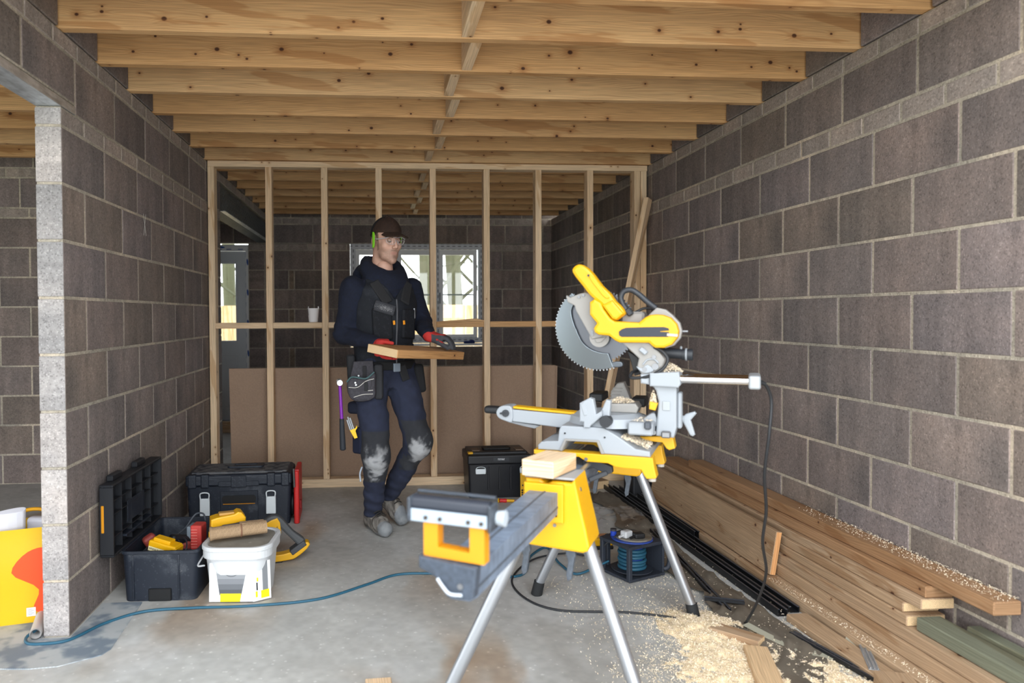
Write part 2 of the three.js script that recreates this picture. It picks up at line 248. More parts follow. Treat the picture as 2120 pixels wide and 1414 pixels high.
{ // left wall with the wide opening nearest the camera and the hall opening at the back
  const e0 = -5.857, e1 = -2.97, c = [], mids = XL - 0.05;
  for (let n = 0; n < 9; n++) c.push([n * 0.225, (n + 1) * 0.225, run(e0, e1, 0.45, e1 + (n % 2 ? -0.225 : 0)).concat(run(-0.3, FZ, 0.45, -0.3 + (n % 2 ? 0.225 : 0)))]);
  c.push([2.025, 2.1, run(e0, e1, 0.225, e1, 'brick').concat(run(-0.3, FZ, 0.225, -0.3, 'brick'))]);
  c.push([2.1, 2.328, run(e0, -3.112, 0.45, -3.112)], [2.142, 2.328, run(-3.112, 0, 0.45, -3.112)], [2.1, 2.328, run(0, FZ, 0.45, 0.038)]);
  c.push([2.328, 2.402, run(ZB, FZ, 0.225, e1 + 0.06, 'brick')], [2.402, 2.6, infill(ZB, FZ)]);
  const w = blockWall('wall_left', 'short grey block wall ending in a pale squared end beside the opening', 'z', mids, 0.1, [[e0 + 0.009, e1 - 0.009, 0, 2.1], [-0.3, FZ, 0, 2.1], [e0, -3.112, 2.1, 2.33], [-3.112, 0, 2.14, 2.33], [0, FZ, 2.1, 2.33], [ZB, FZ, 2.33, 2.4]], c);
  for (let n = 0; n < 10; n++) { const h = n < 9 ? 0.214 : 0.064; part(w, 'block_end', boxAt(0.098, h, 0.004, 0, 0, 0, 0.0015, n * 0.31, n * 0.17), blockPaleLit, 'pale rough cut end of a block, with direct light painted in').position.set(mids, n < 9 ? n * 0.225 + 0.1125 : 2.0625, e1 - 0.0055); }
  part(w, 'steel_lintel', [boxAt(0.1, 0.004, 3.11, mids, 2.104, -1.557, 0.001), boxAt(0.004, 0.032, 3.11, XL - 0.002, 2.12, -1.557, 0.001), boxAt(0.004, 0.032, 3.11, XL - 0.098, 2.12, -1.557, 0.001)], M.steel, 'galvanised steel lintel over the opening');
  // hall lintel: boxed steel with a perforated plaster key
  const hl = part(w, 'steel_lintel', [boxAt(0.14, 0.005, 2.5, mids, 2.1, -7.1, 0.001), boxAt(0.1, 0.2, 2.5, mids, 2.205, -7.1, 0.004)], M.darkSteel, 'dark steel box lintel at the back');
  const sl = []; for (let i = 0; i < 56; i++) for (let j = 0; j < 3; j++) sl.push(boxAt(0.003, 0.036, 0.012, XL + 0.0015, 2.14 + j * 0.056 + (i % 2) * 0.02, -5.9 - i * 0.042, 0.0005));
  part(hl, 'key_strips', sl, mat(lin(0.09, 0.095, 0.1), 0.6, { metalness: 0.3 }));
  part(hl, 'bottom_flange', boxAt(0.04, 0.006, 2.5, XL + 0.02, 2.1, -7.1, 0.001), M.steel);
  const chalk = mat('#c9c6c0', 0.9);
  for (const [z, y, s] of [[-3.98, 1.76, 0.06], [-5.2, 0.4, 0.05]]) part(w, 'chalk_mark', [rot(cbox(0.0012, s * 2, 0.003, 0.0003), 0.35), rot(cbox(0.0012, s * 2, 0.003, 0.0003), -0.3)].map((g) => tr(g, XL + 0.0022, y, z)), chalk, 'X scratched in chalk');
}
{ // back wall with front door and window
  const c = [], a = -3.0, b = XR + 0.1, d0 = -2.44, d1 = -1.487, w0 = -0.325, w1 = 1.24, wy0 = 0.9, wy1 = 2.11;
  const fil = mat(lin(0.42, 0.34, 0.27), 0.95, { map: T.block, bumpMap: T.blockBump, bumpScale: 0.0015 });
  for (let n = 0; n < 9; n++) {
    const odd = n % 2, L = [[-1.487, -1.3, 'block'], ...(odd ? [[-1.3, -1.03, 'block'], [-1.03, -0.965, 'brick', fil], [-0.965, -0.52, 'block']] : [[-1.3, -0.74, 'block']])];
    const midp = run(odd ? -0.52 : -0.74, w0, 0.45, odd ? -0.52 : -0.74), right = run(w1, b, 0.45, odd ? 1.69 : 1.465);
    c.push([n * 0.225, (n + 1) * 0.225, run(a, d0, 0.45, a + odd * 0.225).concat(L, n < 4 ? run(odd ? -0.52 : -0.74, b, 0.45, odd ? 1.69 : 1.465) : midp.concat(right))]);
  }
  c.push([2.025, 2.108, run(a, d0, 0.225, a, 'brick').concat(run(d1, w0, 0.225, d1, 'brick'), run(w1, b, 0.225, w1, 'brick'))]);
  c.push([2.108, 2.328, run(a, b, 0.45, -1.2)], [2.328, 2.402, run(a, b, 0.225, -1.1, 'brick')], [2.402, 2.6, run(a, b, 0.45, -1.0)]);
  blockWall('wall_back', 'dark block wall at the far end with door and window', 'x', ZB - 0.05, 0.1, [[a, d0, 0, 2.1], [d1, w0, 0, 2.1], [w0, w1, 0, wy0], [w1, b, 0, 2.1], [a, b, 2.108, 2.6]], c);
}
{ // wall closing the side room, and the shell out of view
  const c = []; for (let n = 0; n < 9; n++) c.push([n * 0.225, (n + 1) * 0.225, run(-4.95, -1.334, 0.45, -2.86 + (n % 2 ? 0.225 : 0))]);
  c.push([2.025, 2.1, run(-4.95, -1.334, 0.225, -2.86, 'brick')], [2.1, 2.328, run(-4.95, -1.334, 0.45, -2.7)], [2.328, 2.402, run(-4.95, -1.334, 0.225, -2.8, 'brick')], [2.402, 2.6, run(-4.95, -1.334, 0.45, -2.6)]);
  blockWall('wall_side_room', 'block wall seen through the opening on the left', 'x', -5.81, 0.1, [[-4.95, -1.334, 0, 2.6]], c);
  struct('wall_far_left', [boxAt(0.1, 0.4, 6.36, -5.0, 2.4, -2.68), boxAt(0.1, 2.2, 2.0, -5.0, 1.1, -4.86), boxAt(0.1, 2.2, 0.5, -5.0, 1.1, 0.25)], blockMats[0], 'outer block wall of the side room with a wide opening', 'wall');
  struct('wall_hall', boxAt(0.1, 2.6, 2.66, -3.05, 1.3, -7.19), blockMats[1], 'block wall of the hall behind', 'wall');
  struct('wall_front', [boxAt(7.2, 0.3, 0.1, -1.45, 2.45, FZ + 0.05), boxAt(0.25, 2.3, 0.1, -4.92, 1.15, FZ + 0.05), boxAt(0.2, 2.3, 0.1, -1.28, 1.15, FZ + 0.05), boxAt(0.06, 2.3, 0.1, 2.12, 1.15, FZ + 0.05)], blockMats[2], 'front wall with two wide openings to the outside', 'wall');
}
{ // ceiling: deck, joists, strutting
  const w = struct('ceiling', null, null, 'open timber joist ceiling with boarded deck above', 'ceiling');
  part(w, 'deck', [boxAt(7.3, 0.022, 7.4, -1.4, 2.612, -5.0, 0.002), boxAt(3.7, 0.022, 1.9, -3.2, 2.612, -0.35, 0.002)], mat(lin(0.5, 0.36, 0.2), 0.85, { map: T.board }));  // deck stops short at the front: gap invented to bring light onto the floor
  joistZ.forEach((z, i) => {
    if (z < ZB + 0.06 || z > FZ - 0.06) return;
    const skew = z > -5.4 ? 0 : 0;
    const o = z > -1.5 ? null : part(w, 'joist', boxAt(3.44, 0.196, 0.047, 0, 0, 0, 0.002, i * 0.71, i * 0.053), joistMats[i % 4]); if (o) o.position.set(0.41, 2.501, z - 0.0235);
    if (z > -5.7 ) { const p = part(w, 'joist', boxAt(3.58, 0.196, 0.047, 0, 0, 0, 0.002, i * 0.43, i * 0.09), joistMats[(i + 1) % 4]); p.position.set(-3.13, 2.501, z - 0.0235 + 0.02); }
    else { const p = part(w, 'joist', boxAt(1.62, 0.196, 0.047, 0, 0, 0, 0.002, i * 0.43, i * 0.09), joistMats[(i + 1) % 4]); p.position.set(-2.15, 2.501, z - 0.0235); }
    if (z < -1.5 && i < joistZ.length - 1 && joistZ[i + 1] > ZB) { const s = part(w, 'strut', boxAt(0.047, 0.175, 0.35, 0, 0, 0, 0.002, i * 0.3, i * 0.07), studMats[i % 3]); s.position.set(0.405 + (i % 2 ? -0.035 : 0.01), 2.494, z - 0.0235 - 0.2); }
  });
  // metal joist hanger and trimmer seen over the side room wall end
  part(w, 'joist_hanger', [boxAt(0.004, 0.2, 0.08, -2.42, 2.49, -4.55), boxAt(0.06, 0.004, 0.08, -2.39, 2.396, -4.55)], M.darkSteel);
}
{ // front door
  const w = struct('door_1', null, null, 'white part glazed front door in the hall', 'door'), x0 = -2.44, x1 = -1.487, z = ZB - 0.03;
  const tapeTex = new THREE.CanvasTexture((() => { const c = document.createElement('canvas'); c.width = c.height = 256; const g = c.getContext('2d'); g.fillStyle = '#e8ebef'; g.fillRect(0, 0, 256, 256); g.fillStyle = '#2f57a8'; for (let i = 0; i < 3; i++) { g.beginPath(); g.ellipse(40 + i * 90, 60 + (i % 2) * 90, 28, 16, 0.3, 0, 7); g.fill(); g.fillRect(10 + i * 80, 180, 40, 14); } return c; })());
  tapeTex.wrapS = tapeTex.wrapT = THREE.RepeatWrapping; tapeTex.colorSpace = THREE.SRGBColorSpace; tapeTex.repeat.set(1 / 0.35, 1 / 0.16);
  const tm = mat('#ffffff', 0.5, { map: tapeTex });
  part(w, 'door_frame', [boxAt(x1 - x0, 0.07, 0.07, (x0 + x1) / 2, 2.055, z, 0.003), boxAt(0.03, 2.03, 0.07, x1 - 0.015, 1.015, z, 0.003), boxAt(0.03, 2.03, 0.07, x0 + 0.015, 1.015, z, 0.003)], tm, 'white frame wrapped in blue printed tape');
  const white = mat('#d6dde4', 0.45), lx0 = x0 + 0.032, lx1 = x1 - 0.032, gx0 = -1.96, gx1 = -1.633, gy0 = 0.99, gy1 = 1.875;
  const leaf = part(w, 'door_leaf', extr([[lx0, 0.075], [lx1, 0.075], [lx1, 2.015], [lx0, 2.015]], 0.044, 0, [[[gx0, gy0], [gx0, gy1], [gx1, gy1], [gx1, gy0]]]).translate(0, 0, z), white);
  part(leaf, 'glazing_bead', extr([[gx0 - 0.025, gy0 - 0.025], [gx1 + 0.025, gy0 - 0.025], [gx1 + 0.025, gy1 + 0.025], [gx0 - 0.025, gy1 + 0.025]], 0.064, 0.004, [[[gx0, gy0], [gx0, gy1], [gx1, gy1], [gx1, gy0]]]).translate(0, 0, z), white);
  part(leaf, 'panel_moulding', [extr([[gx0 - 0.02, 0.22], [gx1 + 0.02, 0.22], [gx1 + 0.02, 0.82], [gx0 - 0.02, 0.82]], 0.058, 0.004, [[[gx0 + 0.015, 0.255], [gx0 + 0.015, 0.785], [gx1 - 0.015, 0.785], [gx1 - 0.015, 0.255]]]).translate(0, 0, z)], white);
  part(leaf, 'pane', boxAt(gx1 - gx0 + 0.006, gy1 - gy0 + 0.006, 0.006, (gx0 + gx1) / 2, (gy0 + gy1) / 2, z, 0.0005), M.glass);
  part(w, 'threshold', [boxAt(x1 - x0, 0.07, 0.1, (x0 + x1) / 2, 0.037, z, 0.004)], mat('#7f93ad', 0.5));
}
{ // window
  const w = struct('window_1', null, null, 'white plastic casement window with printed tape on its frame', 'window'), z = ZB - 0.02, x0 = -0.32, x1 = 1.236, y0 = 0.945, y1 = 2.105;
  const tt = new THREE.CanvasTexture((() => { const c = document.createElement('canvas'); c.width = 256; c.height = 256; const g = c.getContext('2d'); g.fillStyle = '#cfd3d9'; g.fillRect(0, 0, 256, 256); g.fillStyle = '#7d8087'; for (let i = 0; i < 3; i++) for (let j = 0; j < 3; j++) g.fillRect(14 + i * 86 + (j % 2) * 40, 20 + j * 86, 46, 26); return c; })());
  tt.wrapS = tt.wrapT = THREE.RepeatWrapping; tt.colorSpace = THREE.SRGBColorSpace; tt.repeat.set(1 / 0.2, 1 / 0.12); const tm = mat('#ffffff', 0.5, { map: tt });
  const panes = [[-0.215, 0.135], [0.272, 0.63], [0.76, 1.115]], py0 = 1.045, py1 = 1.975;
  part(w, 'window_frame', [boxAt(x1 - x0, 0.065, 0.07, (x0 + x1) / 2, y1 - 0.0325, z, 0.004), boxAt(x1 - x0, 0.06, 0.07, (x0 + x1) / 2, y0 + 0.03, z, 0.004), boxAt(0.06, y1 - y0 - 0.12, 0.07, x0 + 0.03, (y0 + y1) / 2, z, 0.004), boxAt(0.06, y1 - y0 - 0.12, 0.07, x1 - 0.03, (y0 + y1) / 2, z, 0.004), boxAt(0.05, y1 - y0 - 0.12, 0.07, 0.2035, (y0 + y1) / 2, z, 0.004), boxAt(0.05, y1 - y0 - 0.12, 0.07, 0.695, (y0 + y1) / 2, z, 0.004)], tm, 'frame wrapped in grey printed tape');
  for (const [a, b] of panes) {
    const s = part(w, 'casement', extr([[a - 0.045, py0 - 0.04], [b + 0.045, py0 - 0.04], [b + 0.045, py1 + 0.06], [a - 0.045, py1 + 0.06]], 0.05, 0.004, [[[a, py0], [a, py1], [b, py1], [b, py0]]]).translate(0, 0, z + 0.018), M.upvc);
    part(s, 'pane', boxAt(b - a + 0.006, py1 - py0 + 0.006, 0.006, (a + b) / 2, (py0 + py1) / 2, z + 0.01, 0.0005), M.glass);
    part(s, 'glazing_bar', boxAt(b - a, 0.016, 0.014, (a + b) / 2, 1.51, z + 0.018, 0.002), mat('#9fb0ad', 0.4));
  }
  part(w, 'handle', [boxAt(0.02, 0.05, 0.02, 0.72, 1.51, z + 0.05, 0.004), boxAt(0.016, 0.11, 0.012, 0.72, 1.46, z + 0.062, 0.004)], mat('#7d838a', 0.4));
  part(w, 'window_sill', boxAt(x1 - x0 + 0.02, 0.025, 0.16, (x0 + x1) / 2, 0.926, ZB + 0.03, 0.006), M.upvc);
}
{ // stud partition
  const w = thing('stud_partition', 'open pale softwood stud partition across the room', 'partition'), zc = -5.4475;
  part(w, 'top_plate', boxAt(3.27, 0.042, 0.095, 0.409, 2.379, zc, 0.002, 0.3), studMats[0]);
  part(w, 'sole_plate', boxAt(3.27, 0.062, 0.095, 0.409, 0.032, zc, 0.002, 1.1, 0.1), studMats[0]);
  const xs = [-1.203, -0.793, -0.39, 0.008, 0.409, 0.812, 1.205, 1.602, 1.966, 2.016];
  xs.forEach((x, i) => { const o = part(w, 'stud', boxAt(0.046, 2.294, 0.095, 0, 0, 0, 0.002, i * 0.83, i * 0.06), studMats[i % 3]); o.position.set(x, 1.211, zc); });
  for (let i = 0; i < 7; i++) { const L = xs[i + 1] - xs[i] - 0.047; const o = part(w, 'noggin', boxAt(L, 0.042, 0.095, 0, 0, 0, 0.002, i * 0.57, i * 0.08), i > 3 ? joistMats[1] : studMats[(i + 1) % 3]); o.position.set((xs[i] + xs[i + 1]) / 2, 1.203, zc); }
}
// ---------------------------------------------------------------- outside the back window and door
{
  struct('ground', boxAt(60, 0.2, 60, 0, -0.27, 1, 0.01), mat(lin(0.36, 0.36, 0.27), 0.95), 'pale rough ground around the building', 'ground').position.y = -0.02;
  const pale = mat('#f4f2e0', 0.8, { map: T.stud }), f = thing('garden_fence', 'pale close boarded timber fence outside the window', 'fence', [0, -0.2, -13.6]);
  for (let i = 0; i < 62; i++) { const o = part(f, 'fence_board', boxAt(0.138, 1.66, 0.018, 0, 0, 0, 0.002, i * 0.3, i * 0.05), pale); o.position.set(-5.2 + i * 0.144, 0.83, 0); }
  part(f, 'rail', [boxAt(9, 0.07, 0.04, -0.8, 0.35, -0.035), boxAt(9, 0.07, 0.04, -0.8, 1.35, -0.035)], pale);
  const bark = [mat('#d3d2c2', 0.95, { map: T.green }), mat('#c4c6ba', 0.95, { map: T.green })];
  const r = rng(77);
  const kinds = [[1.1, -16.2, 0.17, 'thick pale leaning tree trunk seen through the right window pane'], [0.1, -17.4, 0.1, 'slim tree behind the fence seen through the middle pane'], [2.1, -18.6, 0.2, 'tree trunk beyond the fence at the right of the window'], [-2.6, -17, 0.13, 'tree behind the fence seen through the door glass'], [-3.8, -19, 0.16, 'far tree left of the door glass'], [3.6, -20, 0.2, 'broad tree furthest right beyond the fence']];
  kinds.forEach(([x, z, rad, label], i) => {
    const t = thing('bare_tree', label, 'tree', [x, -0.2, z], 0, 'bare trees beyond the fence');
    const lean = (r() - 0.5) * 0.5;
    part(t, 'trunk', tube([[0, -0.1, 0], [lean * 0.5, 1.5, 0], [lean, 3, 0.2], [lean * 1.4, 6, 0]], rad, 16, 10), bark[i % 2]);
    for (let k = 0; k < 9; k++) { const y = 1.3 + k * 0.42, s = k % 2 ? 1 : -1, l = 0.7 + r() * 1.1, bx = lean * y / 3.4; part(t, 'branch', tube([[bx, y, 0], [bx + s * l * 0.45, y + 0.3 + r() * 0.3, 0.1 * r()], [bx + s * l, y + 0.5 + r() * 0.9, 0.2 * (r() - 0.5)], [bx + s * l * 1.6, y + 0.9 + r(), 0.1]], rad * (0.16 + 0.12 * r()), 12, 6), bark[i % 2]); }
  });
}

// ================================================================ MITRE SAW STAND AND SAW (local x along the saw's rails, z towards the camera along the beam)
const STAND = [0.756, 0, -2.61], STAND_RY = -28 * Math.PI / 180;
const ez = (pts, depth, z, bevel = 0, holes = []) => extr(pts, depth, bevel, holes).translate(0, 0, z);
{
  const s = thing('mitre_saw_stand', 'yellow and silver folding leg stand under the mitre saw', 'saw stand', STAND, STAND_RY);
  const galv = mat('#8d9aac', 0.5, { map: T.steel, metalness: 0.1 }), grey = mat('#5d6672', 0.55, { map: T.cloth });
  part(s, 'beam', boxAt(0.088, 0.066, 1.36, 0.008, 0.733, -0.08, 0.008), galv);
  part(s, 'guide_rail', [cylBetween([0.058, 0.772, 0.56], [0.058, 0.772, -0.7], 0.008), cylBetween([-0.042, 0.772, 0.56], [-0.042, 0.772, -0.7], 0.008)], M.alu);
  const prof = [[-0.034, 0.764], [0.05, 0.764], [0.05, 0.702], [0.034, 0.691], [-0.008, 0.691], [-0.034, 0.722]];
  const armP = part(s, 'extension_arm', ez(prof, 0.78, 0.9, 0.004), galv, 'scuffed aluminium extension arm');
  part(armP, 'groove', [boxAt(0.006, 0.004, 0.76, 0.012, 0.764, 0.9, 0.001), boxAt(0.004, 0.006, 0.76, 0.0495, 0.722, 0.9, 0.001)], grey);
  const cap = part(s, 'end_cap', ez([[-0.072, 0.777], [0.056, 0.768], [0.05, 0.706], [0.04, 0.7], [-0.008, 0.7], [-0.034, 0.738], [-0.072, 0.754]], 0.03, 1.292, 0.004), mat('#4b5666', 0.6, { map: T.cloth }), 'dark plastic end cap');
  part(cap, 'handle_loop', tube([[-0.028, 0.738, 1.31], [-0.012, 0.722, 1.314], [0.0, 0.712, 1.314], [0.026, 0.711, 1.31]], 0.0035), mat('#b9c2cc', 0.5));
  part(cap, 'screw', cyl(0.006, 0.006, 0.004, 12).rotateX(Math.PI / 2).translate(0.022, 0.728, 1.309), M.bolt);
  const rs = part(s, 'roller_support', [ez([[-0.066, 0.776], [0.068, 0.772], [0.068, 0.862], [-0.066, 0.862]], 0.03, 1.278, 0, [[[-0.034, 0.797], [0.036, 0.793], [0.036, 0.85], [-0.034, 0.85]]])], M.yellowOrange, 'yellow plastic support frame');
  part(rs, 'bracket_plate', boxAt(0.168, 0.026, 0.004, -0.009, 0.86, 1.297, 0.001), mat('#a3b1bf', 0.5, { metalness: 0.2 }));
  part(rs, 'roller', cyl(0.0185, 0.0185, 0.17, 24).rotateZ(Math.PI / 2).translate(-0.009, 0.879, 1.275), mat('#2b303a', 0.4), 'dark roller');
  part(rs, 'roller_cradle', [boxAt(0.008, 0.052, 0.05, -0.098, 0.87, 1.276, 0.004), boxAt(0.008, 0.056, 0.05, 0.08, 0.866, 1.276, 0.004), boxAt(0.176, 0.006, 0.012, -0.009, 0.9, 1.252, 0.002)], mat('#49525e', 0.5, { map: T.cloth }));
  part(rs, 'clamp_knob', rot(cyl(0.014, 0.017, 0.018, 10), 0, 0, Math.PI / 2).translate(0.094, 0.862, 1.262), mat('#a9b2bb', 0.55));
  for (const x of [-0.058, -0.026, 0.036, 0.064]) part(rs, 'screw', cyl(0.004, 0.004, 0.004, 10).rotateX(Math.PI / 2).translate(x, 0.857, 1.301), mat('#3a2f24', 0.6));
  const house = [[-0.05, 0.796], [-0.006, 0.796], [0.012, 0.782], [0.028, 0.79], [0.084, 0.79], [0.095, 0.802], [0.114, 0.718], [0.128, 0.66], [0.138, 0.612], [0.132, 0.598], [0.118, 0.592], [-0.092, 0.6], [-0.104, 0.612], [-0.075, 0.69], [-0.05, 0.75]];
  for (const z of [0.53, -0.53]) {
    const b = part(s, 'leg_bracket', ez(house, 0.15, z, 0.007), M.yellow, 'yellow pressed steel leg bracket');
    part(b, 'socket_collar', ez([[-0.05, 0.786], [0.066, 0.786], [0.066, 0.676], [0.04, 0.676], [-0.05, 0.676]], 0.018, z + 0.082, 0.003, [[[-0.035, 0.766], [0.052, 0.766], [0.052, 0.69], [-0.035, 0.69]]]), M.yellow);
    part(b, 'top_plate', boxAt(0.15, 0.007, 0.13, 0.02, 0.799, z, 0.002), M.cast);
    for (const g of [[0.112, 0.68, 0.05], [0.128, 0.618, 0.05], [0.098, 0.765, 0.05]].map(([x, y, d]) => rot(cyl(0.006, 0.006, 0.008, 10), 0, 0, -1.3).translate(x + 0.003, y, z + d - 0.02)).concat([[0.0, 0.655], [0.038, 0.665], [-0.04, 0.76]].map(([x, y]) => cyl(0.005, 0.005, 0.006, 10).rotateX(Math.PI / 2).translate(x, y, z + 0.077)))) part(b, 'bolt', g, M.bolt);
    const fw = z > 0 ? 0.62 : -0.53;
    for (const [tx, fx] of [[-0.075, -0.335], [0.115, 0.344]]) {
      const dz = fw - z, q = 0.62, top = [tx - (fx - tx) * 0.08, 0.66, z], foot = [fx, 0.02, fw];
      const l = part(s, 'leg', cylBetween(top, [fx - (fx - tx) * 0.045, 0.052, fw - dz * 0.04], 0.0205, 0.0205, 24), M.alu, 'silver tubular leg');
      part(l, 'rubber_foot', cylBetween([fx - (fx - tx) * 0.055, 0.062, fw], [fx, 0.0, fw], 0.024, 0.026, 20), M.blackRubber);
      part(l, 'release_lever', [ez([[0, 0], [0.02, 0.002], [0.024, -0.03], [0.018, -0.06], [0.012, -0.1], [0.0, -0.108], [-0.004, -0.09], [0.002, -0.05], [-0.006, -0.02]], 0.018, 0, 0.003).translate(tx + (fx < 0 ? 0.01 : -0.045), 0.607, z + 0.05)], grey);
    }
  }
  const mnt = [[-0.125, 0.812], [0.269, 0.812], [0.274, 0.78], [0.281, 0.75], [0.276, 0.745], [0.25, 0.743], [0.243, 0.752], [0.232, 0.771], [0.174, 0.772], [0.15, 0.774], [0.127, 0.784], [0.055, 0.784], [0.031, 0.798], [-0.125, 0.798]];
  for (const z of [0.225, -0.02]) {
    const m = part(s, 'saw_mount', ez(mnt, 0.055, z, 0.003), M.yellow, 'yellow saw mounting rail');
    part(m, 'bolt', cyl(0.006, 0.006, 0.006, 12).rotateX(Math.PI / 2).translate(0.055, 0.793, z + 0.029), M.bolt);
    part(m, 'foot_pad', cyl(0.012, 0.012, 0.012, 14, 0.264, 0.738, z), mat('#b9b4ac', 0.6));
    part(m, 'clamp_lever', [ez([[0.036, 0.783], [0.09, 0.783], [0.134, 0.768], [0.136, 0.748], [0.122, 0.742], [0.1, 0.748], [0.07, 0.76], [0.04, 0.745]], 0.03, z - 0.015, 0.003), barBetween([0.12, 0.748, z], [0.062, 0.722, z + 0.02], 0.012, 0.016)], mat('#2d3138', 0.5));
  }
}
{
  const s = thing('mitre_saw', 'yellow sliding mitre saw with raised steel blade on its stand', 'mitre saw', STAND, STAND_RY);
  const gw = 0.1;
  const cast = M.castLight, gc = mat('#92908d', 0.5, { metalness: 0.15 });
  // --- base and table
  const base = part(s, 'base', ez([[-0.112, 0.813], [-0.112, 0.828], [-0.101, 0.839], [-0.084, 0.843], [-0.043, 0.846], [-0.038, 0.886], [-0.03, 0.899], [0.11, 0.899], [0.15, 0.878], [0.214, 0.836], [0.26, 0.83], [0.26, 0.812], [0.104, 0.8125], [0.088, 0.85], [-0.01, 0.848], [-0.026, 0.813]], 0.3, gw - 0.005, 0.004), cast, 'light grey cast base');
  part(base, 'arch_rib', ez([[-0.036, 0.815], [-0.018, 0.856], [0.096, 0.858], [0.116, 0.814], [0.104, 0.8135], [0.09, 0.851], [-0.012, 0.849], [-0.026, 0.814]], 0.012, gw + 0.147, 0.002), gc);
  for (const [x, y] of [[-0.018, 0.874], [0.115, 0.868]]) part(base, 'screw', cyl(0.003, 0.003, 0.004, 10).rotateX(Math.PI / 2).translate(x, y, gw + 0.146), M.black);
  const tt = part(s, 'turntable', [cyl(0.128, 0.135, 0.03, 40, 0.1, 0.909, gw - 0.005), cyl(0.1, 0.122, 0.012, 40, 0.1, 0.93, gw - 0.005)], cast);
  part(s, 'table_block', boxAt(0.08, 0.042, 0.2, 0.225, 0.898, gw + 0.02, 0.005), cast);
  part(tt, 'step_block', ez([[0.088, 0.936], [0.114, 0.966], [0.196, 0.97], [0.207, 0.955], [0.2, 0.936]], 0.09, gw - 0.02, 0.005), gc);
  part(s, 'fence', [ez([[0.033, 0.979], [0.066, 0.998], [0.079, 0.994], [0.088, 0.945], [0.108, 0.958], [0.108, 0.938], [0.07, 0.905], [0.066, 0.897], [0.046, 0.897], [0.046, 0.916], [0.033, 0.917]], 0.03, 0.238, 0.004), ez([[0.1, 0.95], [0.118, 0.992], [0.134, 0.99], [0.128, 0.93], [0.11, 0.93]], 0.028, 0.225, 0.004), ez([[0.036, 0.972], [0.05, 0.985], [0.06, 0.94], [0.048, 0.935]], 0.04, 0.235, 0.003)], cast);
  part(s, 'fence', [ez([[0.08, 0.95], [0.082, 0.99], [0.106, 1.021], [0.128, 1.025], [0.152, 0.966], [0.152, 0.95]], 0.05, -0.08, 0.005), boxAt(0.1, 0.012, 0.06, 0.116, 0.948, -0.08), ...[0, 1, 2, 3].map((i) => boxAt(0.036, 0.004, 0.054, 0.095 + i * 0.004, 0.966 + i * 0.012, -0.08, 0.001))], gc);
  part(s, 'fence_clamp', [boxAt(0.05, 0.03, 0.12, 0.03, 0.966, -0.1, 0.004), boxAt(0.05, 0.036, 0.08, 0.184, 0.955, -0.08, 0.006)], M.black);
  part(s, 'bevel_knob', cyl(0.019, 0.019, 0.04, 20).rotateX(Math.PI / 2).translate(0.12, 0.922, 0.245), mat('#22262c', 0.5));
  part(s, 'stop_knob', [boxAt(0.022, 0.026, 0.02, 0.25, 0.912, 0.225, 0.005)], mat('#4a4f57', 0.5));
  // --- mitre arm
  const arm = part(s, 'mitre_arm', ez([[-0.24, 0.93], [0.0, 0.92], [0.02, 0.885], [-0.06, 0.873], [-0.24, 0.886]], 0.062, gw, 0.004), cast);
  part(arm, 'scale', boxAt(0.24, 0.008, 0.05, 0, 0, 0, 0.001).rotateZ(-0.05).translate(-0.118, 0.931, gw), M.yellow);
  part(arm, 'boss', ez(smoothPts([[-0.3, 0.917], [-0.288, 0.937], [-0.268, 0.943], [-0.242, 0.94], [-0.24, 0.884], [-0.268, 0.888], [-0.292, 0.898]], 3), 0.074, gw, 0.005), cast);
  part(arm, 'dial', [cyl(0.013, 0.013, 0.008, 20).rotateX(Math.PI / 2).translate(-0.262, 0.916, gw + 0.04), rot(boxAt(0.026, 0.006, 0.006, 0, 0, 0, 0.001), 0, 0, 0.1).translate(-0.27, 0.916, gw + 0.043)], mat('#30343a', 0.5));
  part(arm, 'lock_handle', rbox(0.066, 0.028, 0.04, 0.012, -0.322, 0.922, gw), M.black);
  part(arm, 'detent_lever', ez([[-0.26, 0.886], [-0.14, 0.874], [-0.16, 0.862], [-0.2, 0.868], [-0.262, 0.88]], 0.03, gw, 0.002), mat('#8c9096', 0.5, { metalness: 0.4 }));
  // --- rear post, slide head, rails
  const post = part(s, 'post', ez([[0.268, 0.87], [0.325, 0.866], [0.334, 0.9], [0.334, 1.047], [0.25, 1.046], [0.268, 1.02], [0.276, 0.985], [0.272, 0.93]], 0.09, gw + 0.02, 0.006), cast);
  part(post, 'rear_rib', boxAt(0.014, 0.12, 0.05, 0.341, 0.955, gw + 0.02, 0.004), cast);
  part(post, 'bevel_latch', ez([[0.25, 0.986], [0.276, 0.98], [0.268, 0.956], [0.248, 0.96]], 0.024, gw + 0.07, 0.003), M.yellow);
  part(post, 'bevel_scale', boxAt(0.024, 0.03, 0.004, 0.302, 0.972, gw + 0.067, 0.001), mat('#9da3a8', 0.4));
  part(post, 'knuckle', [ez(smoothPts([[0.222, 0.915], [0.26, 0.945], [0.27, 0.9], [0.225, 0.9]], 4), 0.06, gw + 0.02, 0.004), cyl(0.008, 0.008, 0.07, 14).rotateX(Math.PI / 2).translate(0.246, 0.916, gw + 0.02)], cast);
  part(post, 'adjuster', [boxAt(0.03, 0.022, 0.05, 0.302, 0.878, gw + 0.06, 0.004), cyl(0.008, 0.008, 0.05, 12).rotateX(Math.PI / 2).translate(0.262, 0.882, gw + 0.05)], M.bolt);
  part(s, 'slide_head', [ez([[0.25, 1.08], [0.343, 1.086], [0.348, 1.045], [0.34, 1.034], [0.25, 1.036]], 0.11, gw + 0.03, 0.005), ez([[0.219, 1.074], [0.249, 1.076], [0.249, 1.04], [0.22, 1.044]], 0.09, gw + 0.03, 0.005)], cast);
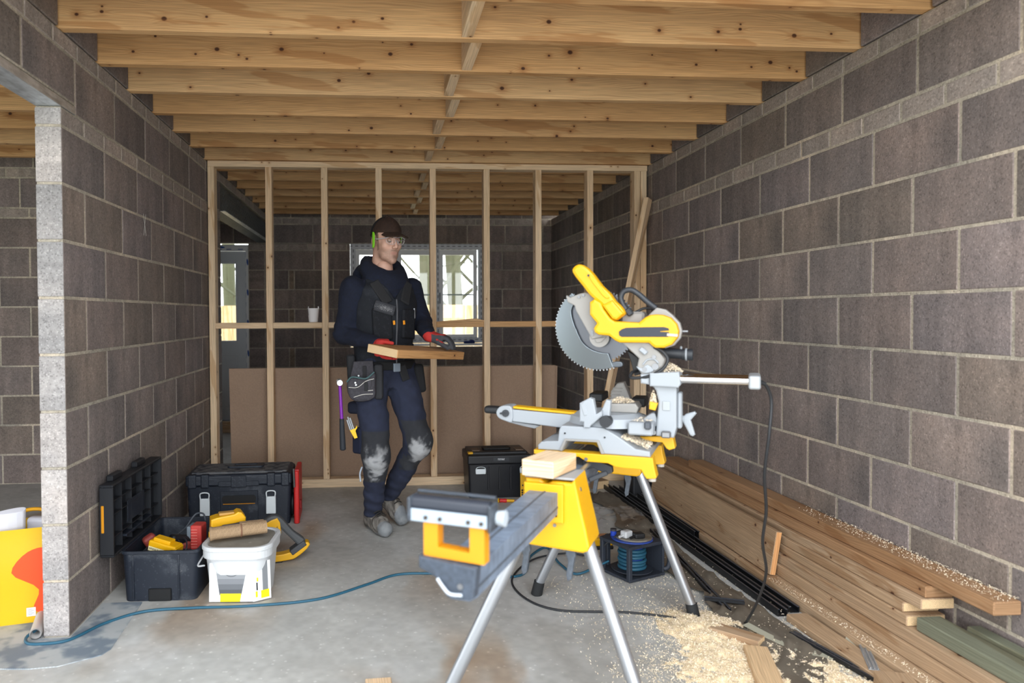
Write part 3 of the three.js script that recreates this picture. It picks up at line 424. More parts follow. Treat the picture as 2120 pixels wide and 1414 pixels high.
  for (const dz of [0.06, -0.02]) part(s, 'slide_rail', cylBetween([0.34, 1.061, gw + dz], [0.56, 1.061, gw + dz], 0.0135, 0.0135, 24), M.chrome, 'polished chrome slide rail');
  part(s, 'rail_end_cap', [rbox(0.036, 0.044, 0.13, 0.008, 0.568, 1.058, gw + 0.02)], M.cast);
  const lv = part(s, 'bevel_lock', [cylBetween([0.318, 0.922, gw], [0.352, 0.922, gw], 0.012)], cast);
  part(lv, 'lever_wing', ez([[0.348, 0.93], [0.358, 0.94], [0.386, 0.95], [0.392, 0.943], [0.374, 0.92], [0.388, 0.872], [0.38, 0.866], [0.371, 0.87], [0.35, 0.91]], 0.02, gw, 0.005), cast);
  part(lv, 'override_pin', cyl(0.008, 0.009, 0.026, 14, 0.339, 0.945, gw), M.yellow);
  part(s, 'rear_guard', ez([[0.211, 0.858], [0.318, 0.868], [0.326, 0.826], [0.307, 0.819], [0.298, 0.824], [0.285, 0.843], [0.226, 0.846]], 0.06, gw, 0.003), M.yellow);
  // --- saw head
  const C = [0.0687, 1.232], teeth = [], N = 72;
  for (let i = 0; i < N; i++) { const a = i / N * Math.PI * 2, d = Math.PI * 2 / N; for (const [r, q] of [[0.128, 0], [0.127, 0.3], [0.12, 0.55], [0.123, 0.85]]) teeth.push([C[0] + r * Math.cos(a + d * q), C[1] + r * Math.sin(a + d * q)]); }
  const bl = part(s, 'blade', ez(teeth, 0.003, gw), mat('#6d7178', 0.25, { metalness: 1 }), 'toothed steel blade');
  part(bl, 'flange', cyl(0.024, 0.024, 0.012, 28).rotateX(Math.PI / 2).translate(C[0], C[1], gw + 0.006), M.bolt);
  const cres = []; const A0 = 128 * Math.PI / 180, A1 = 290 * Math.PI / 180;
  for (let i = 0; i <= 40; i++) { const a = A0 + (A1 - A0) * i / 40; cres.push([C[0] + 0.1495 * Math.cos(a), C[1] + 0.1495 * Math.sin(a)]); }
  for (let i = 30; i >= 0; i--) { const t = i / 30, a = A0 + (A1 - A0) * t, tb = [0.122, 0.112, 0.09, 0.077, 0.0755, 0.079, 0.083, 0.089, 0.099], ti = Math.min(7, Math.floor(t * 8)), r = tb[ti] + (tb[ti + 1] - tb[ti]) * (t * 8 - ti); cres.push([C[0] + r * Math.cos(a), C[1] + r * Math.sin(a)]); }
  const lg = part(s, 'lower_guard', [ez(cres, 0.003, gw + 0.016, 0.001), ez(cres, 0.003, gw - 0.016, 0.001)], mat('#7d868c', 0.2, { metalness: 1 }), 'shiny curved steel lower guard');
  const rim = []; for (let i = 0; i <= 34; i++) { const a = (137 + 152 * i / 34) * Math.PI / 180, d = 0.02; rim.push(ez([[C[0] + 0.146 * Math.cos(a - d), C[1] + 0.146 * Math.sin(a - d)], [C[0] + 0.1555 * Math.cos(a), C[1] + 0.1555 * Math.sin(a)], [C[0] + 0.1555 * Math.cos(a + d), C[1] + 0.1555 * Math.sin(a + d)], [C[0] + 0.146 * Math.cos(a + d * 1.4), C[1] + 0.146 * Math.sin(a + d * 1.4)]], 0.006, gw)); }
  part(lg, 'toothed_rim', rim, mat('#b9bec4', 0.25, { metalness: 0.9 })).userData.kind = 'stuff';
  part(lg, 'guard_hook', ez(smoothPts([[0.1, 1.128], [0.112, 1.108], [0.128, 1.111], [0.15, 1.109], [0.151, 1.096], [0.128, 1.091], [0.1, 1.094]], 3), 0.034, gw, 0.003), mat('#5b6168', 0.35, { metalness: 0.7 }));
  const ug = part(s, 'upper_guard', ez([[-0.035, 1.318], [-0.04, 1.342], [-0.026, 1.334], [0.004, 1.346], [0.026, 1.351], [0.054, 1.344], [0.1, 1.31], [0.13, 1.252], [0.084, 1.196], [0.05, 1.188], [0.038, 1.211], [-0.005, 1.287], [-0.01, 1.305]], 0.046, gw + 0.012, 0.003), gc);
  for (const [x, y] of [[0.006, 1.335], [0.022, 1.341], [0.052, 1.214], [0.052, 1.205]]) part(ug, 'guard_bolt', cyl(0.005, 0.005, 0.006, 12).rotateX(Math.PI / 2).translate(x, y, gw + 0.037), M.bolt);
  part(ug, 'arbor_boss', [cyl(0.034, 0.034, 0.012, 28).rotateX(Math.PI / 2).translate(0.075, 1.195, gw + 0.024), ez([[0.06, 1.19], [0.066, 1.176], [0.082, 1.178], [0.1, 1.196]], 0.012, gw + 0.03, 0.002)], gc);
  const cover = [[0.052, 1.316], [0.068, 1.327], [0.09, 1.315], [0.1, 1.292], [0.121, 1.262], [0.137, 1.251], [0.215, 1.247], [0.235, 1.264], [0.252, 1.272], [0.272, 1.2735], [0.291, 1.272], [0.316, 1.263], [0.335, 1.242], [0.342, 1.218], [0.338, 1.197], [0.32, 1.174], [0.295, 1.163], [0.267, 1.163], [0.258, 1.169], [0.248, 1.179], [0.152, 1.179], [0.137, 1.186], [0.117, 1.202], [0.082, 1.205], [0.069, 1.213], [0.065, 1.227], [0.076, 1.244], [0.052, 1.274]];
  part(s, 'gear_cover', ez(cover, 0.05, gw + 0.06, 0.009), M.yellow, 'yellow belt cover');
  part(s, 'side_panel', ez([[0.151, 1.216], [0.16, 1.224], [0.174, 1.229], [0.228, 1.231], [0.296, 1.232], [0.31, 1.228], [0.312, 1.221], [0.284, 1.2185], [0.284, 1.2165], [0.312, 1.2155], [0.309, 1.2], [0.16, 1.199], [0.152, 1.204]], 0.004, gw + 0.086, 0.001), mat('#272c38', 0.5), 'dark blue black panel on the cover');
  part(s, 'cover_flap', boxAt(0.034, 0.009, 0.004, 0, 0, 0, 0.001).rotateZ(-0.08).translate(0.322, 1.206, gw + 0.087), mat('#c9b4a6', 0.4));
  part(s, 'rear_shroud', ez([[0.222, 1.25], [0.252, 1.281], [0.268, 1.296], [0.296, 1.29], [0.318, 1.272], [0.342, 1.245], [0.349, 1.218], [0.344, 1.194], [0.324, 1.17], [0.296, 1.16], [0.27, 1.2]], 0.04, gw + 0.03, 0.004), gc);
  part(s, 'shroud_pin', cylBetween([0.344, 1.217, gw + 0.03], [0.366, 1.217, gw + 0.03], 0.004), M.bolt);
  const hd = part(s, 'trigger_handle', ez(smoothPts([[-0.011, 1.427], [-0.002, 1.441], [0.014, 1.447], [0.032, 1.441], [0.056, 1.42], [0.092, 1.372], [0.119, 1.345], [0.137, 1.319], [0.158, 1.298], [0.168, 1.276], [0.152, 1.262], [0.139, 1.253], [0.127, 1.257], [0.106, 1.284], [0.089, 1.305], [0.05, 1.34], [0.024, 1.374], [-0.002, 1.407]], 3), 0.05, gw + 0.05, 0.011), M.yellow, 'yellow trigger handle');
  part(hd, 'trigger', ez(smoothPts([[0.048, 1.412], [0.062, 1.404], [0.1, 1.352], [0.118, 1.33], [0.106, 1.328], [0.076, 1.362], [0.052, 1.396]], 3), 0.058, gw + 0.05, 0.003), mat('#e6a808', 0.5));
  part(hd, 'lock_hole', cyl(0.004, 0.004, 0.056, 12).rotateX(Math.PI / 2).translate(0.048, 1.407, gw + 0.053), mat('#3a3a38', 0.6));
  part(hd, 'handle_boot', ez([[0.094, 1.305], [0.128, 1.322], [0.166, 1.276], [0.142, 1.256], [0.128, 1.259]], 0.066, gw + 0.052, 0.008), M.yellow);
  const ch = part(s, 'carry_handle', tube([[0.172, 1.283, gw + 0.03], [0.156, 1.305, gw + 0.03], [0.148, 1.333, gw + 0.03], [0.158, 1.352, gw + 0.03], [0.182, 1.357, gw + 0.03], [0.207, 1.342, gw + 0.03], [0.236, 1.316, gw + 0.03], [0.264, 1.294, gw + 0.03]], 0.0095, 48, 14), mat('#2a2f36', 0.45), 'black carry handle');
  part(ch, 'handle_mount', [boxAt(0.02, 0.028, 0.024, 0, 0, 0, 0.004).rotateZ(0.6).translate(0.176, 1.282, gw + 0.03)], mat('#2a2f36', 0.45));
  part(s, 'motor', [cyl(0.046, 0.046, 0.16, 32).rotateX(Math.PI / 2).translate(0.19, 1.226, gw - 0.07), cyl(0.036, 0.044, 0.03, 32).rotateX(-Math.PI / 2).translate(0.19, 1.226, gw - 0.165), boxAt(0.08, 0.05, 0.09, 0.185, 1.258, gw - 0.02, 0.008)], mat('#8e8b88', 0.55, { metalness: 0.2 }));
  part(s, 'switch_cord', tube([[0.155, 1.272, gw + 0.01], [0.19, 1.28, gw + 0.0], [0.22, 1.294, gw - 0.01], [0.246, 1.292, gw - 0.01], [0.26, 1.28, gw]], 0.0045), M.blackCord);
  const br = part(s, 'pivot_bracket', ez([[0.15, 1.185], [0.245, 1.182], [0.268, 1.16], [0.3, 1.124], [0.291, 1.1], [0.253, 1.07], [0.222, 1.07], [0.206, 1.098], [0.212, 1.126]], 0.06, gw + 0.03, 0.005), gc, 'grey cast pivot bracket');
  for (const [x, y, r] of [[0.232, 1.09, 0.008], [0.266, 1.1, 0.011], [0.262, 1.132, 0.007]]) part(br, 'pivot_bolt', cyl(r, r, 0.01, 16).rotateX(Math.PI / 2).translate(x, y, gw + 0.062), M.bolt);
  part(br, 'detent_plate', [ez(smoothPts([[0.205, 1.1], [0.222, 1.094], [0.24, 1.106], [0.262, 1.088], [0.24, 1.078], [0.218, 1.084]], 3), 0.008, gw + 0.062, 0.002), tube([[0.226, 1.106, gw + 0.062], [0.24, 1.122, gw + 0.062], [0.262, 1.124, gw + 0.062], [0.276, 1.112, gw + 0.062]], 0.003)], cast);
  part(br, 'depth_stop', boxAt(0.028, 0.016, 0.016, 0, 0, 0, 0.003).rotateZ(-0.7).translate(0.228, 1.152, gw + 0.065), cast);
  part(br, 'dust_chute', ez([[0.165, 1.15], [0.205, 1.125], [0.215, 1.07], [0.19, 1.062], [0.178, 1.11]], 0.03, gw - 0.01, 0.003), M.black);
  part(s, 'hose_loop', tube([[0.262, 1.165, gw + 0.06], [0.29, 1.15, gw + 0.066], [0.306, 1.126, gw + 0.07], [0.296, 1.1, gw + 0.075], [0.258, 1.073, gw + 0.078], [0.221, 1.063, gw + 0.07], [0.186, 1.062, gw + 0.06], [0.187, 1.076, gw + 0.04], [0.2, 1.08, gw + 0.01]], 0.0055, 60, 8), M.blackCord);
  const dp = part(s, 'dust_port', [cylBetween([0.27, 1.145, gw - 0.02], [0.345, 1.138, gw - 0.02], 0.02, 0.0165, 24), cylBetween([0.345, 1.138, gw - 0.02], [0.378, 1.137, gw - 0.02], 0.0195, 0.0195, 24)], mat('#262a30', 0.5), 'black dust port');
  part(dp, 'hose_clip', [lathe([[0.0185, -0.003], [0.0215, -0.003], [0.0215, 0.003], [0.0185, 0.003]], 24).rotateZ(Math.PI / 2).translate(0.357, 1.138, gw - 0.02), boxAt(0.008, 0.012, 0.01, 0.34, 1.16, gw - 0.02, 0.003)], mat('#8b9096', 0.5));
  const cs = thing('power_cord', 'black cord hanging from the back of the saw rails down to the sawdust', 'cord', STAND, STAND_RY); const cord = part(cs, 'cord', tube([[0.586, 1.056, gw + 0.04], [0.598, 1.05, gw + 0.03], [0.617, 1.0, gw - 0.005], [0.612, 0.89, gw + 0.0], [0.6, 0.75, gw - 0.05], [0.607, 0.6, gw - 0.15], [0.598, 0.47, gw - 0.24], [0.612, 0.31, gw - 0.38], [0.586, 0.17, gw - 0.48], [0.55, 0.05, gw - 0.58], [0.535, 0.012, gw - 0.63], [0.48, 0.008, gw - 0.68]], 0.0052, 90, 8), M.blackCord);
  part(cs, 'strain_relief', cylBetween([0.584, 1.057, gw + 0.04], [0.6, 1.05, gw + 0.03], 0.008, 0.006), M.blackRubber);
}
{ // short offcut standing on the near bracket
  const o = thing('timber_offcut', 'short thick timber offcut lying on top of the stand bracket', 'offcut', [0.507, 0.8045, -2.128], Math.atan2(0.161, 0.067) - Math.PI / 2 - 0.28);
  part(o, 'board', boxAt(0.1, 0.048, 0.165, 0, 0.024, 0, 0.002, 0.3, 0.1), studMats[0]);
  part(o, 'sawn_end', boxAt(0.001, 0.044, 0.16, -0.0506, 0.024, 0, 0.0003), M.endWood, 'end grain');
}

// ================================================================ TIMBER, TRIMS AND DUST ALONG THE RIGHT WALL
function board(name, label, category, group, [x0, x1], [y0, y1], [z0, z1], m, o = {}) {   // a board along z with its sawn ends as parts
  const t = thing(name, label, category, [(x0 + x1) / 2, y0, (z0 + z1) / 2], o.ry ?? 0, group); t.rotation.z = o.rz ?? 0; t.rotation.x = o.rx ?? 0;
  part(t, 'board', boxAt(x1 - x0, y1 - y0, z1 - z0, 0, (y1 - y0) / 2, 0, 0.003, rr(0, 2), rr(0, 0.3)), m);
  part(t, 'sawn_end', boxAt(x1 - x0 - 0.006, y1 - y0 - 0.006, 0.001, 0, (y1 - y0) / 2, (z1 - z0) / 2 + 0.0004, 0.0003, rr(0, 1), rr(0, 1)), o.end ?? M.endWood, 'end grain');
  return t;
}
const G4 = 'timbers stacked along the right wall';
board('timber_plank', 'topmost orange brown plank of the wall side pile, strewn with shavings', 'plank', G4, [1.95, 2.045], [0.305, 0.35], [-4.44, -2.147], M.orangeWood, { end: M.orangeWood });
board('timber_plank', 'orange brown plank second from the top of the pile', 'plank', G4, [1.925, 2.03], [0.263, 0.304], [-4.78, -2.405], M.orangeWood, { end: M.orangeWood });
board('timber_plank', 'pale rounded edge plank under the two orange planks', 'plank', G4, [1.905, 2.03], [0.224, 0.262], [-4.75, -2.4], plankMats[2]);
board('timber_plank', 'pale plank fourth from the top of the pile with a broken end', 'plank', G4, [1.89, 2.03], [0.188, 0.223], [-4.7, -2.47], plankMats[0]);
board('timber_plank', 'knotty pale plank fifth from the top of the pile', 'plank', G4, [1.882, 2.03], [0.148, 0.187], [-4.68, -2.44], plankMats[1]);
board('timber_plank', 'long pale plank in the lower half of the pile running out of the picture', 'plank', G4, [1.866, 2.03], [0.103, 0.147], [-4.6, -1.35], plankMats[2]);
board('timber_plank', 'brown plank resting on the lowest board of the pile', 'plank', G4, [1.852, 2.03], [0.05, 0.102], [-4.6, -1.35], plankMats[1]);
board('timber_plank', 'lowest board of the pile lying on the floor', 'plank', G4, [1.785, 2.03], [0, 0.049], [-4.75, -1.35], plankMats[0]);
board('treated_timber', 'green grey treated timber lying on the pile nearest the camera', 'timber', G4, [1.895, 1.985], [0.149, 0.196], [-2.41, -1.35], M.greenWood, { end: plankMats[2] });
board('treated_timber', 'narrow green treated batten against the wall beside the other treated timber', 'timber', G4, [1.99, 2.04], [0.149, 0.207], [-2.3, -1.35], M.greenWood, { end: M.greenWood });
{ // wide board leaning on the pile
  const t = thing('wide_board', 'wide brown board leaning on edge against the front of the timber pile', 'plank', [1.826, 0.052, -3.98]); t.rotation.z = -0.16;
  part(t, 'board', boxAt(0.028, 0.205, 1.5, 0, 0.1025, 0, 0.002, 0.4, 0.05), plankMats[1]);
  part(t, 'sawn_end', boxAt(0.024, 0.2, 0.001, 0, 0.1025, 0.7505, 0.0003), mat('#e6c09a', 0.8, { map: T.stud }), 'pale sawn end');
}
board('timber_plank', 'flat brown board on the floor in front of the pile, dusted with shavings', 'plank', G4, [1.69, 1.78], [0, 0.03], [-2.86, -1.9], plankMats[1], { ry: 0.03 });
// black plastic channels
function channel(label, a, b, w, h, y = 0.002) {
  const L = Math.hypot(b[0] - a[0], b[1] - a[1]), t = thing('plastic_channel', label, 'channel', [(a[0] + b[0]) / 2, y, (a[1] + b[1]) / 2], Math.atan2(b[0] - a[0], b[1] - a[1]), 'black channels on the floor');
  part(t, 'web', boxAt(w, 0.003, L, 0, 0.0015, 0, 0.0005), M.black);
  for (const s of [-1, 1]) { part(t, 'flange', boxAt(0.003, h, L, s * (w / 2 - 0.0015), h / 2, 0, 0.0005), M.black); part(t, 'lip', boxAt(0.01, 0.003, L, s * (w / 2 - 0.005), h - 0.0015, 0, 0.0005), mat('#3c4048', 0.35)); }
}
channel('long black plastic channel nearest the timber pile', [1.72, -5.15], [1.752, -2.93], 0.05, 0.026);
channel('long black plastic channel left of the one by the pile', [1.65, -5.2], [1.685, -2.9], 0.045, 0.03);
channel('slim black plastic channel by the right rear leg of the stand', [1.585, -4.1], [1.47, -2.95], 0.03, 0.018, 0.006);
channel('short black channel propped against the wide leaning board', [1.765, -4.8], [1.772, -3.92], 0.032, 0.05, 0.005);
channel('short black channel lying in the sawdust below the hanging cord', [1.42, -3.06], [1.57, -3.0], 0.03, 0.012, 0.02);
channel('black channel by the bottom edge of the frame among shavings', [1.62, -2.72], [1.72, -2.25], 0.028, 0.016, 0.004);
{ // membrane offcut: wavy dark sheet with ragged edges, 2 mm thick
  const r = rng(301), nx = 16, nz = 90, top = [], P = (i, j) => top[j * (nx + 1) + i];
  for (let j = 0; j <= nz; j++) for (let i = 0; i <= nx; i++) {
    const v = j / nz, u = i / nx, z = -5.0 + v * 2.75, l = 1.47 - 0.1 * v + 0.09 * (fbm(v * 14, 0.3, 99, 9, 5, 3) - 0.5) * 2, rt = 1.63 + 0.02 * Math.sin(v * 9) - 0.1 * sm(0.86, 1, v);
    const x = l + (rt - l) * u, y = 0.004 + 0.045 * Math.pow(fbm(v * 34 + u * 3, u * 5, 99, 99, 8, 4), 2.6) + 0.02 * Math.exp(-Math.pow((u - 0.05) * 9, 2)) * fbm(v * 9, 2, 99, 9, 12, 2);
    top.push([x, y, z]);
  }
  const pos = [], uv = [], id = []; for (const [x, y, z] of top) { pos.push(x, y, z); uv.push(x, z); } const n0 = top.length; for (const [x, y, z] of top) { pos.push(x, y - 0.002, z); uv.push(x, z); }
  for (let j = 0; j < nz; j++) for (let i = 0; i < nx; i++) { const a = j * (nx + 1) + i, b = a + 1, c = a + nx + 1, d = c + 1; id.push(a, c, b, b, c, d, a + n0, b + n0, c + n0, b + n0, d + n0, c + n0); }
  for (let j = 0; j < nz; j++) for (const i of [0, nx]) { const a = j * (nx + 1) + i, c = a + nx + 1; id.push(a, c, a + n0, c, c + n0, a + n0); }
  const g = new THREE.BufferGeometry(); g.setAttribute('position', new THREE.Float32BufferAttribute(pos, 3)); g.setAttribute('uv', new THREE.Float32BufferAttribute(uv, 2)); g.setIndex(id); g.computeVertexNormals();
  one('membrane_sheet', g, mat(lin(0.34, 0.29, 0.235), 0.85, { map: T.floor }), 'crumpled dusty brown membrane sheet lying between the stand and the timber pile', 'sheet');
}
// loose offcuts and bits
function offcut(label, x, z, w, h, l, ry, m, y = 0) { const t = thing('timber_offcut', label, 'offcut', [x, y, z], ry); part(t, 'board', boxAt(w, h, l, 0, h / 2, 0, 0.0025, rr(0, 2), rr(0, 0.3)), m); part(t, 'sawn_end', boxAt(w - 0.005, h - 0.005, 0.001, 0, h / 2, l / 2 + 0.0004, 0.0003), M.endWood, 'end grain'); return t; }
offcut('pale flat board pointing at the camera, in the sawdust at the bottom edge', 1.315, -2.34, 0.085, 0.03, 0.52, -0.32, mat('#e6ddd0', 0.8, { map: T.stud }), 0.004);
offcut('small grey offcut under the end of the flat board in the sawdust', 1.38, -2.7, 0.07, 0.035, 0.19, 0.75, plankMats[2], 0.003);
offcut('pale offcut cut by the bottom right edge beside the timber pile', 1.7, -2.2, 0.11, 0.05, 0.26, -0.3, plankMats[0]);
offcut('thin offcut lying on the floor at the bottom edge left of the stand', -0.006, -2.42, 0.09, 0.022, 0.15, 0.04, studMats[1]);
offcut('small brown offcut behind the stand at the end of the channels', 1.6, -5.2, 0.12, 0.06, 0.1, 0.3, plankMats[2]);
{ const t = thing('timber_wedge', 'thin sliver of timber lying on the noggin before the window', 'offcut', [0.595, 1.2245, -5.42]); part(t, 'sliver', ez([[-0.17, 0], [0.2, 0], [0.2, 0.006], [0.14, 0.022]], 0.04, 0, 0.001), joistMats[0]); }
{ // leaning plank by the stud wall
  const t = thing('leaning_plank', 'tall plank leaning against the right wall beside the stud partition', 'plank');
  part(t, 'board', barBetween([1.575, 0.03, -5.3], [2.0, 2.13, -5.27], 0.036, 0.085, 0.002, 0.95), studMats[1]);
}
{ // galvanised mesh channel and twisted strap in the sawdust
  const t = thing('metal_channel', 'short ribbed galvanised metal channel lying by the foot of the pile', 'channel', [1.76, 0.031, -2.47], -0.45);
  part(t, 'web', boxAt(0.035, 0.002, 0.22, 0, 0.001, 0, 0.0004), M.steel); for (let i = -1; i <= 1; i++) part(t, 'rib', boxAt(0.004, 0.007, 0.22, i * 0.012, 0.0045, 0, 0.001), M.steel);
  const pts = [[1.46, 0.03, -2.78], [1.53, 0.012, -2.66], [1.6, 0.008, -2.57], [1.68, 0.01, -2.52], [1.74, 0.012, -2.56], [1.8, 0.03, -2.62]];
  const c = new THREE.CatmullRomCurve3(pts.map((p) => V(...p))), g = extr([[-0.02, 0], [0.02, 0], [0.02, 0.002], [-0.02, 0.002]], 0.01), st = new THREE.ExtrudeGeometry(shape([[-0.001, -0.02], [0.001, -0.02], [0.001, 0.02], [-0.001, 0.02]]), { steps: 50, extrudePath: c, bevelEnabled: false });
  one('plastic_strap', st, mat('#a9a796', 0.5), 'twisted pale plastic strap half buried in sawdust', 'strap');
}
// --- sawdust: low drifts plus loose shavings, beyond counting
const drift = (x, z) => {
  const n = fbm(x * 3 + 10, z * 3 + 20, 999, 999, 401, 4), f = fbm(x * 38 + 5, z * 38 + 90, 9999, 9999, 405, 2);
  const e = (cx, cz, rx, rz, h) => h * Math.exp(-Math.pow((x - cx) / rx, 2) - Math.pow((z - cz) / rz, 2));
  return e(1.32, -2.82, 0.16, 0.16, 0.045) + e(1.2, -2.45, 0.3, 0.3, 0.022) + e(1.55, -2.55, 0.25, 0.3, 0.024) + e(1.62, -2.2, 0.2, 0.2, 0.02) + e(1.45, -2.15, 0.3, 0.2, 0.022) - 0.0225 + (n - 0.5) * 0.03 + (f - 0.5) * 0.022;
};
{
  const n = 230, x0 = 0.7, z0 = -3.3, w = 1.08, d = 1.6, pos = [], uv = [], id = [], keep = [];
  for (let j = 0; j <= n; j++) for (let i = 0; i <= n; i++) { const x = x0 + w * i / n, z = z0 + d * j / n, h = drift(x, z); pos.push(x, Math.max(-0.002, h), z); uv.push(x, z); keep.push(h > 0); }
  for (let j = 0; j < n; j++) for (let i = 0; i < n; i++) { const a = j * (n + 1) + i, b = a + 1, c = a + n + 1, e = c + 1; if (keep[a] || keep[b] || keep[c] || keep[e]) id.push(a, c, b, b, c, e); }
  const g = new THREE.BufferGeometry(); g.setAttribute('position', new THREE.Float32BufferAttribute(pos, 3)); g.setAttribute('uv', new THREE.Float32BufferAttribute(uv, 2)); g.setIndex(id); g.computeVertexNormals();
  const o = one('sawdust_drift', g, M.dust, 'drifts of pale sawdust on the floor right of the stand', 'sawdust'); o.userData.kind = 'stuff';
}
function shavings(name, label, pts, size = 1) {             // one InstancedMesh of curled flakes
  const g = new THREE.PlaneGeometry(0.009, 0.0022, 3, 1); const p = g.attributes.position; for (let i = 0; i < p.count; i++) { const x = p.getX(i); p.setZ(i, 0.0016 * Math.cos(x * 520)); } g.computeVertexNormals();
  const o = new THREE.InstancedMesh(g, mat('#fff2dc', 0.9, { side: THREE.DoubleSide }), pts.length), q = new THREE.Object3D(), r = rng(511 + pts.length), c = new THREE.Color();
  pts.forEach(([x, y, z], i) => { q.position.set(x, y, z); q.rotation.set(-Math.PI / 2 + (r() - 0.5) * 1.4, (r() - 0.5) * 1.4, r() * 6.3); q.scale.setScalar(size * (0.4 + r() * 0.8)); q.updateMatrix(); o.setMatrixAt(i, q.matrix); const k = 0.8 + r() * 0.3; o.setColorAt(i, c.setRGB(k, k * (0.95 + 0.05 * r()), k * (0.86 + 0.14 * r()))); });
  o.name = numbered(name); o.userData = { label, category: 'sawdust', kind: 'stuff' }; scene.add(o); return o;
}
{
  const r = rng(601), pts = [];
  while (pts.length < 26000) { const x = 0.75 + r() * 1.08, z = -3.45 + r() * 1.75, h = drift(x, z), dens = 0.04 + sm(-0.02, 0.012, h) * 0.96; if (r() < dens && x < 1.785) pts.push([x, Math.max(0.001, h) + 0.0015 + r() * 0.002, z]); }
  for (let i = 0; i < 2600; i++) { const z = -4.6 + Math.pow(r(), 0.6) * 3, x = 0.95 + r() * 0.8; pts.push([x, 0.002 + (x > 1.45 ? 0.012 : 0), z]); }
  shavings('wood_shavings', 'loose curled wood shavings scattered over the floor on the right', pts, 0.9);
  const top = []; for (let i = 0; i < 1100; i++) { const z = -3.3 + Math.pow(r(), 0.7) * 1.15, x = 2.045 - Math.pow(r(), 2) * 0.08; top.push([x, 0.3515 + r() * 0.006 * (x - 1.95) / 0.09, z]); } for (let i = 0; i < 600; i++) top.push([1.79 + r() * 0.045, 0.0505 + r() * 0.003, -3.2 + r() * 1.4]);
  shavings('wood_shavings', 'wood shavings lying on the planks along the right wall', top, 0.8);
  const L = (x, y, z) => { const a = STAND_RY, c = Math.cos(a), s = Math.sin(a); return [STAND[0] + x * c + z * s, y, STAND[2] - x * s + z * c]; };
  const sw = [], mound = (n, x, y, z, rx, h, rz) => { for (let i = 0; i < n; i++) { const a = r() * 6.283, q = Math.sqrt(r()); sw.push(L(x + Math.cos(a) * q * rx, y + h * (1 - q * q) * (0.4 + 0.6 * r()), z + Math.sin(a) * q * rz)); } };
  mound(700, 0.305, 1.084, 0.13, 0.045, 0.03, 0.045); mound(380, 0.26, 0.975, 0.165, 0.012, 0.05, 0.015); mound(600, 0.145, 0.968, 0.08, 0.045, 0.02, 0.035); mound(260, 0.21, 0.92, 0.14, 0.05, 0.008, 0.05);
  for (let i = 0; i < 900; i++) { const t = r(), x = 0.165 + t * 0.09; sw.push(L(x, 0.866 - t * 0.034 + r() * 0.01 * t + 0.004, 0.13 + r() * 0.11)); }
  shavings('wood_shavings', 'heaps of fresh shavings caught on the mitre saw', sw, 0.8);
}
// --- things standing behind the saw stand
{
  const t = thing('tool_case', 'black plastic case standing behind the near leg bracket', 'tool case', [1.17, 0, -4.62], -0.25);
  part(t, 'shell', rbox(0.34, 0.3, 0.2, 0.02, 0, 0.15, 0), mat('#22252b', 0.45)); for (const x of [-0.12, -0.04, 0.04, 0.12]) part(t, 'rib', rbox(0.02, 0.26, 0.014, 0.004, x, 0.15, 0.104), M.black); part(t, 'carry_handle', tube([[-0.08, 0.298, 0], [-0.07, 0.335, 0], [0.07, 0.335, 0], [0.08, 0.298, 0]], 0.01), M.black);
  const u = thing('plastic_crate', 'small black crate between the end of the pile and the stud wall', 'crate', [1.86, 0, -5.02], 0.1);
  part(u, 'shell', rbox(0.2, 0.2, 0.16, 0.012, 0, 0.1, 0), mat('#26282d', 0.55)); part(u, 'rim', rbox(0.212, 0.022, 0.172, 0.006, 0, 0.19, 0), M.black);
  const g = new THREE.PlaneGeometry(0.36, 0.3, 26, 22).rotateX(-Math.PI / 2), p = g.attributes.position; for (let i = 0; i < p.count; i++) p.setY(i, 0.003 + 0.05 * Math.pow(fbm(p.getX(i) * 18 + 9, p.getZ(i) * 18 + 9, 99, 99, 71, 3), 2.2)); g.computeVertexNormals(); g.translate(1.46, 0, -4.45);
  one('plastic_film', g, new THREE.MeshPhysicalMaterial({ color: '#ffffff', roughness: 0.12, transmission: 0.9, thickness: 0, ior: 1.4, side: THREE.DoubleSide }), 'crumpled clear plastic film on the floor behind the saw stand', 'film');
}
